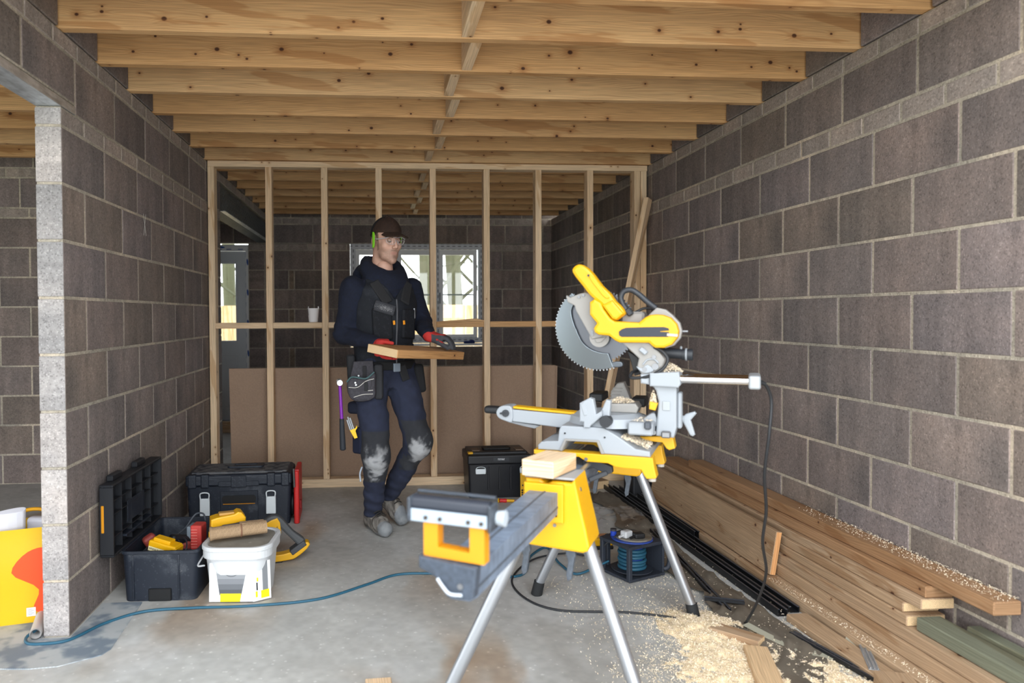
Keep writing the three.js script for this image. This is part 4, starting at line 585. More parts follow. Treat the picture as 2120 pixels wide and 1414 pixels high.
{ // cable reel
  const t = thing('cable_reel', 'boxy open cable reel wound with blue cable on the floor behind the stand', 'cable reel', [1.235, 0, -3.46], 0.42), fr = mat('#39404d', 0.6, { map: T.cloth });
  const W = 0.23, D = 0.21, H = 0.165;
  part(t, 'base_plate', ez([[-W / 2, -D / 2], [W / 2, -D / 2], [W / 2, D / 2], [W * 0.2, D / 2 + 0.03], [-W / 2, D / 2]], 0.014, 0, 0.003).rotateX(-Math.PI / 2).translate(0, 0.01, 0), fr);
  part(t, 'top_plate', ez([[-W / 2, -D / 2], [W / 2, -D / 2], [W / 2, D / 2], [W * 0.2, D / 2 + 0.03], [-W / 2, D / 2]], 0.016, 0, 0.003).rotateX(-Math.PI / 2).translate(0, H, 0), fr);
  for (const [x, z] of [[-W / 2 + 0.01, D / 2 - 0.012], [W / 2 - 0.012, -D / 2 + 0.012], [-W / 2 + 0.01, -D / 2 + 0.012], [-W * 0.2, -D / 2 - 0.018]]) part(t, 'corner_post', rbox(0.022, H, 0.022, 0.005, x, H / 2 + 0.004, z), fr);
  part(t, 'side_wall', rbox(0.012, H, D * 0.96, 0.004, W / 2 - 0.004, H / 2 + 0.004, 0), fr);
  part(t, 'carry_handle', tube([[W / 2, 0.03, D / 2 - 0.01], [W / 2 + 0.02, 0.04, D / 2], [W / 2 + 0.022, H - 0.02, D / 2], [W / 2, H, D / 2 - 0.01]], 0.012), fr);
  for (let i = 0; i < 6; i++) part(t, 'cable_coil', new THREE.TorusGeometry(0.062 - (i % 2) * 0.004, 0.0085, 8, 32).rotateX(Math.PI / 2 + (i % 3 - 1) * 0.03).translate(0, 0.038 + i * 0.0175, 0), M.blueCord);
  part(t, 'drum', cyl(0.054, 0.054, 0.13, 28, 0, 0.085, 0), mat('#2747a5', 0.5)); part(t, 'drum_flange', [cyl(0.098, 0.098, 0.005, 36, 0, 0.026, 0)], fr); part(t, 'top_disc', [cyl(0.1, 0.1, 0.006, 36, 0, H + 0.011, 0)], mat('#2d4aa0', 0.5)); part(t, 'socket_plate', cyl(0.086, 0.09, 0.006, 36, 0.01, H + 0.017, 0), mat('#a9a49a', 0.7, { map: T.floor }));
  const pl = thing('plug', 'white plug pushed into the top of the cable reel', 'plug', [1.2, H + 0.02, -3.44], 0.5); part(pl, 'body', rbox(0.05, 0.034, 0.04, 0.008, 0, 0.017, 0), M.white); part(pl, 'cord_grip', cylBetween([-0.024, 0.012, 0], [-0.05, 0.01, 0], 0.006), M.white);
  const pk = thing('plug', 'black plug pushed into the top of the cable reel', 'plug', [1.255, H + 0.02, -3.425], 0.1); part(pk, 'body', rbox(0.052, 0.026, 0.045, 0.008, 0, 0.013, 0), M.black); part(pk, 'cord_grip', cylBetween([-0.024, 0.012, 0.01], [-0.052, 0.008, 0.02], 0.006), M.black);
  const bc = thing('bottle_cap', 'small blue cap with dark rim standing on the cable reel', 'cap', [1.155, H + 0.008, -3.5], 0); part(bc, 'body', cyl(0.015, 0.015, 0.028, 18, 0, 0.014, 0), mat('#1f44b8', 0.45)); part(bc, 'rim', cyl(0.0155, 0.0155, 0.01, 18, 0, 0.033, 0), mat('#3a3a40', 0.6));
}
{ // yellow measuring tool behind the bracket
  const t = thing('tool_case', 'small yellow and black tool case on the floor behind the cable reel', 'tool case', [1.185, 0, -3.86], 0.05);
  part(t, 'base', rbox(0.15, 0.02, 0.09, 0.006, 0, 0.01, 0), M.black); part(t, 'body', rbox(0.15, 0.045, 0.095, 0.012, 0, 0.042, 0), M.yellow); part(t, 'panel', boxAt(0.06, 0.006, 0.05, 0.02, 0.066, 0, 0.002), mat('#b9835a', 0.6)); part(t, 'strip', boxAt(0.04, 0.008, 0.012, -0.05, 0.068, 0.03, 0.002), mat('#f06a2a', 0.4));
}
// cords on the floor
one('extension_cord', tube([[-1.36, 0.03, -3.02], [-1.39, 0.014, -2.955], [-1.367, 0.008, -2.915], [-1.3, 0.008, -2.905], [-1.225, 0.008, -2.925], [-1.132, 0.008, -3.083], [-1.011, 0.008, -3.185], [-0.812, 0.008, -3.205], [-0.566, 0.008, -3.205], [-0.274, 0.006, -3.26], [-0.062, 0.006, -3.415], [0.078, 0.006, -3.53], [0.244, 0.006, -3.534], [0.566, 0.006, -3.451], [0.688, 0.006, -3.472], [0.794, 0.006, -3.748], [0.897, 0.01, -3.857], [0.909, 0.012, -3.588], [0.955, 0.01, -3.448], [1.06, 0.03, -3.48], [1.13, 0.05, -3.5]], 0.006, 260, 8), M.blueCord, 'long blue extension cable snaking across the floor to the reel', 'cable');
one('extension_cord', tube([[1.16, H0(), -3.46], [1.1, 0.12, -3.5], [1.12, 0.03, -3.62], [1.05, 0.016, -3.7], [0.996, 0.018, -3.728], [0.803, 0.016, -3.671], [0.629, 0.006, -3.413], [0.65, 0.006, -3.173], [0.75, 0.006, -3.046], [1.049, 0.006, -2.988], [1.229, 0.006, -2.912], [1.326, 0.012, -2.809]], 0.005, 160, 8), M.blackCord, 'black power lead looping round the stand legs on the floor', 'cable');
function H0() { return 0.19; }

// ================================================================ TOOLBOXES, BUCKET AND BAG ON THE LEFT; THINGS BY THE PARTITION
function canvasTex(w, h, draw) { const c = document.createElement('canvas'); c.width = w; c.height = h; draw(c.getContext('2d'), w, h); const t = new THREE.CanvasTexture(c); t.colorSpace = THREE.SRGBColorSpace; return t; }
function decal(parent, name, w, h, tex, pos, ry = 0, rx = 0, rough = 0.5) { const g = new THREE.PlaneGeometry(w, h), o = part(parent, name, g, mat('#ffffff', rough, { map: tex })); o.position.set(...pos); o.rotation.set(rx, ry, 0, 'YXZ'); return o; }
function frustumBox(w0, d0, w1, d1, h, r, seg = 5) {        // rounded-plan box, bottom w0 x d0, top w1 x d1, open top
  const a = rrect(w0, d0, r, 0, 0, seg), b = rrect(w1, d1, r, 0, 0, seg), n = a.length, F = [];
  for (let i = 0; i < n; i++) { const j = (i + 1) % n; F.push([[V(a[i][0], 0, -a[i][1]), V(a[j][0], 0, -a[j][1]), V(b[j][0], h, -b[j][1]), V(b[i][0], h, -b[i][1])], V(1, 0, 0.7), V(0, 1, 0)]); }
  F.push([a.map(([x, y]) => V(x, 0, -y)).reverse(), V(1, 0, 0), V(0, 0, 1)]);
  return toCreasedNormals(polyGeo(F), 0.5);
}
const plastic = mat('#ffffff', 0.55, { map: T.dusty }), darkPlastic = mat('#181b21', 0.5), silver = mat('#dfe7ec', 0.4, { metalness: 0.15 });
{ // open toolbox with lid against the wall
  const t = thing('toolbox', 'open blue black toolbox full of red and yellow power tools by the wall end', 'toolbox', [-0.974, 0, -3.585], -0.03), w = 0.335, d = 0.55, h = 0.222, k = 0.008;
  const body = part(t, 'body', [frustumBox(w - 0.02, d - 0.02, w, d, h, 0.03), frustumBox(w - 0.04, d - 0.04, w - 0.016, d - 0.016, h, 0.026).translate(0, 0.006, 0).scale(1, 0.972, 1)], plastic);
  part(t, 'rim', ez(rrect(w + 0.012, d + 0.012, 0.034), 0.014, 0, 0.002, [rrect(w - 0.014, d - 0.014, 0.026)]).rotateX(Math.PI / 2).translate(0, h, 0), plastic);
  for (const x of [-0.115, 0.085]) part(t, 'corner_rib', boxAt(0.006, h - 0.02, 0.006, x, h / 2, d / 2 + 0.0005, 0.002), plastic);
  part(t, 'foot_recess', boxAt(0.1, 0.056, 0.014, 0.0, 0.03, d / 2 - 0.006, 0.003), mat('#4b4f56', 0.6, { map: T.dusty }));
  // lid standing open against the wall, hinged on the left long side; its hollow side faces right
  const L = part(t, 'lid', [boxAt(0.012, 0.315, d + 0.1, -0.222, 0.38, 0.01, 0.004), boxAt(0.06, 0.012, d + 0.1, -0.205, 0.534, 0.01, 0.004), boxAt(0.06, 0.012, d + 0.1, -0.205, 0.226, 0.01, 0.004), boxAt(0.06, 0.3, 0.014, -0.205, 0.38, d / 2 + 0.055, 0.004), boxAt(0.06, 0.3, 0.014, -0.205, 0.38, -d / 2 - 0.035, 0.004)], darkPlastic);
  for (const [y, hh] of [[0.3, 0.02], [0.4, 0.02], [0.46, 0.02]]) part(L, 'rib', boxAt(0.045, 0.004, d + 0.06, -0.21, y, 0.01, 0.001), darkPlastic);
  for (const z of [-0.18, -0.06, 0.08, 0.2]) part(L, 'rib', boxAt(0.045, 0.29, 0.004, -0.21, 0.38, z, 0.001), darkPlastic);
  part(L, 'lid_panel', boxAt(0.004, 0.1, 0.22, -0.19, 0.37, 0.02, 0.002), plastic); part(L, 'lid_ledge', boxAt(0.05, 0.012, 0.34, -0.205, 0.27, 0, 0.003), plastic);
  for (const z of [0.2, -0.1]) part(L, 'handle_lug', boxAt(0.03, 0.03, 0.12, -0.22, 0.552, z, 0.006), darkPlastic);
  part(L, 'yellow_strip', boxAt(0.012, 0.12, 0.006, -0.22, 0.39, d / 2 + 0.062, 0.002), M.yellowOrange);
  part(t, 'hinge', cylBetween([-0.178, 0.222, -d / 2 + 0.02], [-0.178, 0.222, d / 2 - 0.02], 0.008), darkPlastic);
}
// tools inside the open box
{
  const y = 0.085, redDull = mat('#b04a42', 0.6, { map: T.cloth });
  const t1 = thing('drill_tool', 'dusty red power tool lying in the open toolbox', 'power tool', [-1.01, 0.095, -3.56], 0.5);
  part(t1, 'body', [rbox(0.2, 0.07, 0.07, 0.02, 0, 0.06, 0), rot(rbox(0.06, 0.12, 0.05, 0.016), 0, 0, 0.5).translate(-0.07, 0.09, 0)], redDull); part(t1, 'grip', rot(rbox(0.14, 0.045, 0.045, 0.018), 0, 0.3, -0.3).translate(0.06, 0.1, 0.01), M.black); part(t1, 'nose', cylBetween([0.1, 0.06, 0], [0.15, 0.05, 0.01], 0.022, 0.014), redDull);
  const t2 = thing('battery_charger', 'red finned charger standing in the far corner of the open toolbox', 'charger', [-0.885, 0.06, -3.62], -0.1);
  part(t2, 'body', rbox(0.055, 0.2, 0.08, 0.008, 0, 0.1, 0), mat('#c5423c', 0.5)); part(t2, 'back_plate', rbox(0.02, 0.19, 0.078, 0.006, -0.036, 0.1, 0), mat('#6c7680', 0.6)); for (let i = 0; i < 11; i++) part(t2, 'fin', boxAt(0.03, 0.005, 0.004, -0.008, 0.04 + i * 0.014, 0.0415, 0.001), mat('#e0776e', 0.5));
  const t3 = thing('battery_pack', 'yellow and black battery pack at the front of the open toolbox', 'battery', [-0.99, 0.188, -3.41], -0.25); t3.rotation.z = -0.22;
  part(t3, 'case', rbox(0.13, 0.03, 0.07, 0.006, 0, 0.012, 0), M.black); part(t3, 'cover', [rbox(0.135, 0.032, 0.072, 0.008, 0, 0.038, 0), rbox(0.085, 0.02, 0.05, 0.005, -0.01, 0.058, 0), rbox(0.016, 0.055, 0.07, 0.005, 0.064, 0.02, 0)], M.yellow);
  decal(t3, 'label', 0.1, 0.02, canvasTex(256, 52, (g) => { g.fillStyle = '#f1e7b8'; g.fillRect(0, 0, 256, 52); g.fillStyle = '#1b1b1b'; g.font = 'bold 30px sans-serif'; g.fillText('DEWALT', 8, 36); g.fillText('XR', 160, 36); g.fillStyle = '#f1d24a'; g.fillRect(218, 6, 32, 40); }), [-0.012, 0.018, 0.0358]);
  const t4 = thing('charger_base', 'black charger base under the yellow battery in the open toolbox', 'charger', [-0.99, 0.1, -3.42], -0.05); part(t4, 'body', rbox(0.22, 0.085, 0.13, 0.012, 0, 0.042, 0), plastic); for (let i = 0; i < 9; i++) part(t4, 'vent', boxAt(0.005, 0.004, 0.05, -0.06 + i * 0.015, 0.086, 0.03, 0.001), darkPlastic);
  one('tool_lead', tube([[-1.12, 0.16, -3.5], [-1.07, 0.2, -3.52], [-1.0, 0.205, -3.6], [-0.97, 0.215, -3.7], [-0.93, 0.27, -3.76], [-0.89, 0.275, -3.74], [-0.87, 0.25, -3.7]], 0.0045, 60, 7), mat('#4b5058', 0.6), 'grey lead arching up out of the back of the open toolbox', 'lead');
  one('tool_lead', tube([[-1.1, 0.18, -3.46], [-1.06, 0.205, -3.55], [-1.0, 0.21, -3.58], [-0.95, 0.2, -3.52], [-0.93, 0.17, -3.46], [-0.9, 0.19, -3.44], [-0.92, 0.21, -3.52], [-1.0, 0.195, -3.62], [-1.08, 0.19, -3.58]], 0.0035, 80, 7), mat('#30343a', 0.6), 'thin black lead coiled over the tools in the open toolbox', 'lead');
  one('work_glove', rbox(0.09, 0.03, 0.11, 0.014, -0.895, 0.155, -3.46), mat('#5d6563', 0.85, { map: T.cloth }), 'grey glove tucked at the right front corner of the open toolbox', 'glove');
}
{ // bucket
  const t = thing('plastic_bucket', 'white lidded paint bucket with grey and yellow label', 'bucket', [-0.636, 0, -3.415], -0.07), w = 0.3, d = 0.31, h = 0.222;
  const wet = mat('#d0d4d8', 0.4);
  part(t, 'tub', frustumBox(w - 0.045, d - 0.045, w - 0.01, d - 0.01, h, 0.075, 8), wet);
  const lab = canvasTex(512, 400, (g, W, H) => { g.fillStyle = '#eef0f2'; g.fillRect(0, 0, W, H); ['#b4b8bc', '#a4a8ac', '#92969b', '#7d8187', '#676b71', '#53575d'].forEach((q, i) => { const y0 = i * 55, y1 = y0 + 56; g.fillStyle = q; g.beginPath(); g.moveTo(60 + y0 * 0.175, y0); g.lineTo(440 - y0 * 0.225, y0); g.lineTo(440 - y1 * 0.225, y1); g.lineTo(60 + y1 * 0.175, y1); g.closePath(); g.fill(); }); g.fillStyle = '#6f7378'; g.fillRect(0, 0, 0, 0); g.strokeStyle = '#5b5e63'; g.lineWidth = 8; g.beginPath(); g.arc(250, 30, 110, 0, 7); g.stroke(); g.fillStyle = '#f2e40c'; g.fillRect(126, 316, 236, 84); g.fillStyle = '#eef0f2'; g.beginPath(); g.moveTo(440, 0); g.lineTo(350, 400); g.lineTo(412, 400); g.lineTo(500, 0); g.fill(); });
  const lab2 = canvasTex(200, 400, (g, W, H) => { g.fillStyle = '#eef0f2'; g.fillRect(0, 0, W, H); g.fillStyle = '#7c8085'; g.fillRect(110, 0, 60, 320); g.fillStyle = '#f2e40c'; g.fillRect(90, 300, 90, 80); g.fillStyle = '#2d2d2d'; g.fillRect(40, 210, 16, 80); g.fillStyle = '#f2e40c'; g.fillRect(46, 160, 18, 40); g.fillRect(30, 300, 22, 60); });
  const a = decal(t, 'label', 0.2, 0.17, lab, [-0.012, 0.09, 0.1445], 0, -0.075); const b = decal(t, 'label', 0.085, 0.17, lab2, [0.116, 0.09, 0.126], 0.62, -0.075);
  const lid = part(t, 'lid', [ez(rrect(w + 0.012, d + 0.012, 0.085, 0, 0, 8), 0.05, 0, 0.006).rotateX(-Math.PI / 2).translate(0, h - 0.006, 0)], wet);
  part(lid, 'lid_rim', [ez(rrect(w + 0.02, d + 0.02, 0.088, 0, 0, 8), 0.022, 0, 0.005, [rrect(w - 0.02, d - 0.02, 0.075, 0, 0, 8)]).rotateX(-Math.PI / 2).translate(0, h + 0.016, 0)], wet);
  part(lid, 'lid_panel', ez(rrect(w - 0.03, d - 0.03, 0.07, 0, 0, 8), 0.004, 0).rotateX(-Math.PI / 2).translate(0, h + 0.02, 0), mat('#cfcbc4', 0.7, { map: T.floor }), 'dusty lid top');
  part(t, 'bail_handle', tube([[-0.155, 0.2, 0], [-0.17, 0.17, 0.07], [-0.165, 0.16, 0.13], [-0.13, 0.17, 0.155]], 0.004), mat('#d6dadd', 0.35));
}
{ // on the bucket: rolled cloth and yellow battery
  const t = thing('tool_roll', 'rolled brown canvas tool roll tied round the middle on the bucket', 'tool roll', [-0.645, 0.289, -3.375], 0.28), can = mat('#c4a581', 0.85, { map: T.cloth });
  const prof = []; for (let i = 0; i <= 60; i++) { const a = i / 60 * Math.PI * 5, r = 0.016 + 0.013 * i / 60; prof.push([r * Math.cos(a) * 1.25, r * Math.sin(a)]); }
  const sp = []; for (const [x, y] of prof) sp.push([x, y]); for (let i = prof.length - 1; i >= 0; i--) sp.push([prof[i][0] * 0.93, prof[i][1] * 0.93]);
  const g = []; part(t, 'canvas', [cylBetween([-0.125, 0, 0], [0.125, 0.008, 0], 0.03, 0.032, 24).scale(1, 0.92, 1.1), lathe([[0.022, -0.13], [0.032, -0.128], [0.034, -0.12], [0.03, -0.11]], 24).rotateZ(-Math.PI / 2).scale(1, 0.92, 1.1)], can);
  part(t, 'tie_cord', lathe([[0.031, -0.004], [0.0345, 0], [0.031, 0.004]], 24).rotateZ(Math.PI / 2).scale(1, 0.95, 1.1).translate(0.01, 0.003, 0), mat('#7d5a44', 0.8));
  part(t, 'flap', boxAt(0.11, 0.004, 0.03, 0.06, 0.033, -0.012, 0.001).rotateX(0.05), can); part(t, 'tape_measure_end', rbox(0.006, 0.026, 0.016, 0.003, -0.129, 0.0, 0.006), M.yellow);
  const b = thing('battery_pack', 'big yellow and black battery pack on the bucket behind the tool roll', 'battery', [-0.715, 0.257, -3.475], 0.3);
  part(b, 'case', rbox(0.15, 0.05, 0.075, 0.01, 0, 0.028, 0), mat('#3a3d42', 0.5)); part(b, 'cover', [ez([[-0.08, 0.0], [-0.045, 0.0], [-0.035, 0.04], [0.078, 0.052], [0.08, 0.07], [0.062, 0.095], [0.045, 0.1], [0.028, 0.09], [-0.05, 0.082], [-0.078, 0.075]], 0.08, 0, 0.006)], M.yellow); part(b, 'latch', rbox(0.07, 0.012, 0.04, 0.004, -0.005, 0.09, 0), mat('#b98f4b', 0.6)); part(b, 'stripe', rbox(0.1, 0.02, 0.083, 0.006, 0.02, 0.038, 0), mat('#2f3238', 0.5));
}
{ // big closed toolbox
  const t = thing('toolbox', 'large closed dusty black toolbox with two silver latches', 'toolbox', [-0.855, 0, -4.62], 0.04), w = 0.63, d = 0.32, h = 0.245;
  part(t, 'body', [frustumBox(w - 0.03, d - 0.03, w - 0.012, d - 0.012, h, 0.025)], plastic);
  const lid = part(t, 'lid', rbox(w, 0.07, d, 0.016, 0, h + 0.035, 0), plastic); part(lid, 'lid_top', rbox(w - 0.06, 0.02, d - 0.05, 0.008, 0, h + 0.072, -0.005), mat('#ffffff', 0.8, { map: T.dustyTop }), 'lid top grey with dust');
  part(lid, 'lid_handle', [ez(rrect(0.22, 0.1, 0.02), 0.012, 0, 0.003, [rrect(0.14, 0.035, 0.012, 0, 0.005)]).rotateX(-Math.PI / 2).translate(0.02, h + 0.088, -0.02)], plastic);
  for (const x of [-0.275, -0.2, 0.19, 0.275]) part(lid, 'lid_rib', rbox(0.05, 0.084, d + 0.012, 0.01, x * 1.0, h + 0.033, 0), plastic);
  part(lid, 'front_tab', [rbox(0.09, 0.07, 0.012, 0.004, 0.0, h + 0.028, d / 2 + 0.004), rbox(0.24, 0.03, 0.01, 0.004, 0, h + 0.015, d / 2 + 0.003)], plastic);
  part(t, 'front_panel', [boxAt(0.225, 0.2, 0.008, 0, 0.115, d / 2 - 0.008, 0.003)], plastic); part(t, 'grip_recess', ez(rrect(0.2, 0.046, 0.018), 0.006, d / 2 - 0.002, 0).translate(0, 0.165, 0), mat('#06070a', 0.6)); part(t, 'yellow_line', boxAt(0.19, 0.004, 0.004, 0.0, 0.137, d / 2 + 0.0005, 0.001), M.yellowOrange);
  for (const x of [-0.2, 0.19]) { const l = part(t, 'latch', [rbox(0.058, 0.105, 0.014, 0.004, x, 0.125, d / 2 + 0.006)], silver, 'silver latch'); part(l, 'latch_loop', tube([[x - 0.024, 0.17, d / 2 + 0.013], [x - 0.024, 0.208, d / 2 + 0.013], [x + 0.024, 0.208, d / 2 + 0.013], [x + 0.024, 0.17, d / 2 + 0.013]], 0.004), silver); }
  for (const z of [-0.08, 0.03]) part(t, 'side_handle', [rbox(0.02, 0.03, 0.03, 0.008, w / 2 + 0.003, 0.2, z)], M.black); part(t, 'side_socket', new THREE.TorusGeometry(0.045, 0.01, 10, 28).rotateY(Math.PI / 2).scale(1, 1.3, 1).translate(w / 2 - 0.002, 0.1, 0.05), M.black);
  const r = thing('red_case', 'thin bright red case standing on edge against the big toolbox', 'case', [-0.512, 0, -4.62], 0.04); part(r, 'shell', rbox(0.03, 0.325, 0.3, 0.01, 0, 0.163, 0), M.red); part(r, 'edge_band', rbox(0.034, 0.335, 0.02, 0.006, 0, 0.168, 0.13), mat('#a61519', 0.45)); part(r, 'clip', rbox(0.012, 0.05, 0.03, 0.004, 0.018, 0.1, 0.05), mat('#8e1013', 0.5));
  one('drill_bit', [cylBetween([-0.52, 0.345, -4.45], [-0.515, 0.235, -4.44], 0.007)], mat('#4d4b4a', 0.5, { metalness: 0.5 }), 'dark drill bit clipped upright at the corner of the big toolbox', 'drill bit').visible = true;
}
{ // cordless saw leaning beside the bucket
  const t = thing('cordless_tool', 'yellow and grey cordless tool lying on the floor right of the bucket', 'power tool', [-0.5, 0, -3.8], 0.15), gr = mat('#4a4d50', 0.65);
  part(t, 'grip', [ez(smoothPts([[-0.12, 0.2], [-0.06, 0.245], [-0.02, 0.24], [0.05, 0.16], [0.11, 0.105], [0.09, 0.075], [0.03, 0.13], [-0.04, 0.195], [-0.09, 0.19]], 4), 0.05, 0, 0.012)], gr, 'grey rubber grip');
  part(t, 'nose', [ez([[-0.13, 0.19], [-0.1, 0.165], [-0.045, 0.16], [-0.03, 0.19], [-0.025, 0.15], [-0.01, 0.155], [-0.015, 0.21], [-0.03, 0.235], [-0.06, 0.225]], 0.058, 0, 0.005)], M.yellow); part(t, 'collar', rbox(0.04, 0.05, 0.05, 0.01, -0.085, 0.145, 0), mat('#1d3fae', 0.5));
  part(t, 'guard', [ez(smoothPts([[-0.09, 0.14], [-0.06, 0.12], [-0.055, 0.05], [0.03, 0.052], [0.12, 0.1], [0.135, 0.085], [0.06, 0.02], [0.02, 0.012], [-0.085, 0.015], [-0.08, 0.08]], 3), 0.06, 0, 0.005)], M.yellow); part(t, 'battery', [rot(rbox(0.09, 0.03, 0.066, 0.006), 0, 0, 0.6).translate(0.075, 0.072, 0)], mat('#3a3d42', 0.5)); part(t, 'shoe', rbox(0.05, 0.012, 0.05, 0.004, -0.03, 0.007, 0), M.black);
}
{ // toolbox by the partition
  const t = thing('toolbox', 'clean black toolbox with yellow sticker by the stud wall', 'toolbox', [0.83, 0, -5.12], 0.02), w = 0.45, d = 0.3, h = 0.235, bk = mat('#14161c', 0.42);
  part(t, 'body', [frustumBox(w - 0.03, d - 0.03, w - 0.01, d - 0.01, h, 0.02)], bk);
  const lid = part(t, 'lid', [rbox(w, 0.065, d, 0.012, 0, h + 0.033, 0), rbox(w - 0.04, 0.025, d - 0.05, 0.01, 0, h + 0.07, -0.015)], bk);
  part(lid, 'lid_handle', ez(rrect(0.2, 0.09, 0.02), 0.014, 0, 0.003, [rrect(0.14, 0.03, 0.01)]).rotateX(-Math.PI / 2).translate(0, h + 0.09, 0), mat('#3a3632', 0.7, { map: T.dusty }));
  for (const x of [-0.155, 0.155]) part(lid, 'lid_pad', rbox(0.055, 0.008, 0.09, 0.002, x, h + 0.084, 0.03), mat('#6d5a4c', 0.8)); part(lid, 'lid_corner', rbox(0.035, 0.014, 0.04, 0.004, -0.2, h + 0.076, 0.1), M.yellow);
  for (const x of [-0.13, 0.0, 0.13]) part(t, 'front_rib', boxAt(0.012, 0.16, 0.01, x * 0.6, 0.14, d / 2 - 0.006, 0.002), bk);
  decal(lid, 'badge', 0.11, 0.028, canvasTex(220, 56, (g) => { g.fillStyle = '#2a2d33'; g.fillRect(0, 0, 220, 56); g.fillStyle = '#cfd2d6'; g.font = 'italic bold 34px sans-serif'; g.fillText('TSTAK', 56, 40); }), [0.01, h + 0.036, d / 2 + 0.0012]);
  for (const x of [-0.135, 0.175]) { const l = part(t, 'latch', rbox(0.066, 0.036, 0.01, 0.003, x, 0.19, d / 2 + 0.003), silver, 'silver latch'); part(l, 'latch_wire', tube([[x - 0.033, 0.175, d / 2 + 0.009], [x - 0.033, 0.21, d / 2 + 0.009], [x - 0.02, 0.22, d / 2 + 0.009], [x + 0.02, 0.22, d / 2 + 0.009], [x + 0.033, 0.21, d / 2 + 0.009], [x + 0.033, 0.175, d / 2 + 0.009]], 0.002), silver); }
  decal(t, 'sticker', 0.06, 0.165, canvasTex(120, 330, (g) => { g.fillStyle = '#f3b81c'; g.fillRect(0, 0, 120, 330); g.fillStyle = '#33302a'; g.lineWidth = 4; g.strokeStyle = '#4a4436'; g.beginPath(); g.arc(64, 170, 18, 0, 7); g.stroke(); g.fillRect(24, 160, 16, 22); g.fillRect(88, 162, 14, 10); g.fillStyle = '#2a2620'; for (let j = 0; j < 3; j++) for (let i = 0; i < 3; i++) if (j < 2 || i === 0) g.fillRect(14 + i * 34, 228 + j * 32, 24, 24); }), [0.175, 0.088, d / 2 - 0.001], 0, -0.03);
  const s = thing('screwdriver', 'red and yellow screwdriver lying on the floor before the black toolbox', 'screwdriver', [0.83, 0.014, -4.85], -0.15);
  part(s, 'handle', lathe([[0, -0.03], [0.01, -0.029], [0.014, -0.02], [0.012, 0.0], [0.014, 0.014], [0.012, 0.03]], 18).rotateZ(-Math.PI / 2), M.red); part(s, 'handle_end', lathe([[0.0145, -0.031], [0.0145, -0.018], [0, -0.034]], 18).rotateZ(-Math.PI / 2), M.yellow); part(s, 'collar', cylBetween([0.03, 0, 0], [0.08, 0, 0], 0.011, 0.009), M.yellow); part(s, 'shaft', cylBetween([0.08, 0, 0], [0.16, 0, 0], 0.004), mat('#9c1f24', 0.5));
}
{ // paper cup on the noggin, glove on the sill, sheets behind the studs
  const t = thing('paper_cup', 'white paper cup with torn rim standing on the noggin', 'cup', [-0.48, 1.2245, -5.44]);
  part(t, 'wall', lathe([[0.0, 0.001], [0.032, 0.001], [0.0325, 0.003], [0.043, 0.1], [0.0445, 0.1], [0.0445, 0.104], [0.042, 0.104], [0.0315, 0.004], [0, 0.003]], 36), mat('#ffffff', 0.6, { map: (() => { const x = canvasTex(512, 256, (g, W, H) => { g.fillStyle = '#ece9ea'; g.fillRect(0, 0, W, H); g.fillStyle = '#27407a'; g.fillRect(330, 34, 90, 30); g.fillRect(340, 78, 14, 26); g.fillRect(362, 78, 44, 26); g.fillRect(334, 116, 84, 28); g.fillStyle = '#5a5a66'; for (let i = 0; i < 4; i++) g.fillRect(455 + (i % 2) * 22, 110 + Math.floor(i / 2) * 40, 16, 26); }); x.wrapS = THREE.RepeatWrapping; x.offset.x = 0.12; return x; })() }));
  for (const a of [-0.5, 2.6]) part(t, 'rim_tab', boxAt(0.006, 0.018, 0.002, Math.cos(a) * 0.044, 0.109, -Math.sin(a) * 0.044, 0.0005), mat('#e6e3e4', 0.6));
  part(t, 'coffee', cyl(0.039, 0.039, 0.002, 28, 0, 0.085, 0), mat('#2b1a12', 0.3));
  const gl = thing('blue_cloth', 'crumpled blue cloth lying on the white window sill', 'cloth', [1.06, 0.939, ZB + 0.06], 0.1); part(gl, 'cloth', rbox(0.13, 0.03, 0.06, 0.013, 0, 0.014, 0), mat('#1f3573', 0.85, { map: T.cloth })); part(gl, 'fold', rbox(0.05, 0.02, 0.05, 0.009, 0.03, 0.03, 0), mat('#1f3573', 0.85, { map: T.cloth }));
  const b1 = thing('plasterboard_sheet', 'long brown board sheet standing behind the studs', 'sheet', [0.124, 0.0, -5.575]); b1.rotation.x = 0.07; part(b1, 'face', boxAt(2.47, 0.885, 0.0125, 0, 0.4425, 0, 0.001), M.board);
  const b2 = thing('plasterboard_sheet', 'second board sheet just behind the front brown one', 'sheet', [0.16, 0.0, -5.596]); b2.rotation.x = 0.07; part(b2, 'face', boxAt(2.44, 0.879, 0.0125, 0, 0.4395, 0, 0.001), M.board);
  // stacked timbers at the front door
  for (let i = 0; i < 3; i++) { const o = thing('door_batten', ['lowest', 'middle', 'topmost'][i] + ' pale batten of the small stack before the front door', 'batten', [-1.9 + i * 0.01, i * 0.039, -8.1], 0.02 * i, 'battens by the front door'); part(o, 'batten', boxAt(0.9, 0.038, 0.09, 0, 0.019, 0, 0.002, i, i * 0.1), studMats[i]); }
}
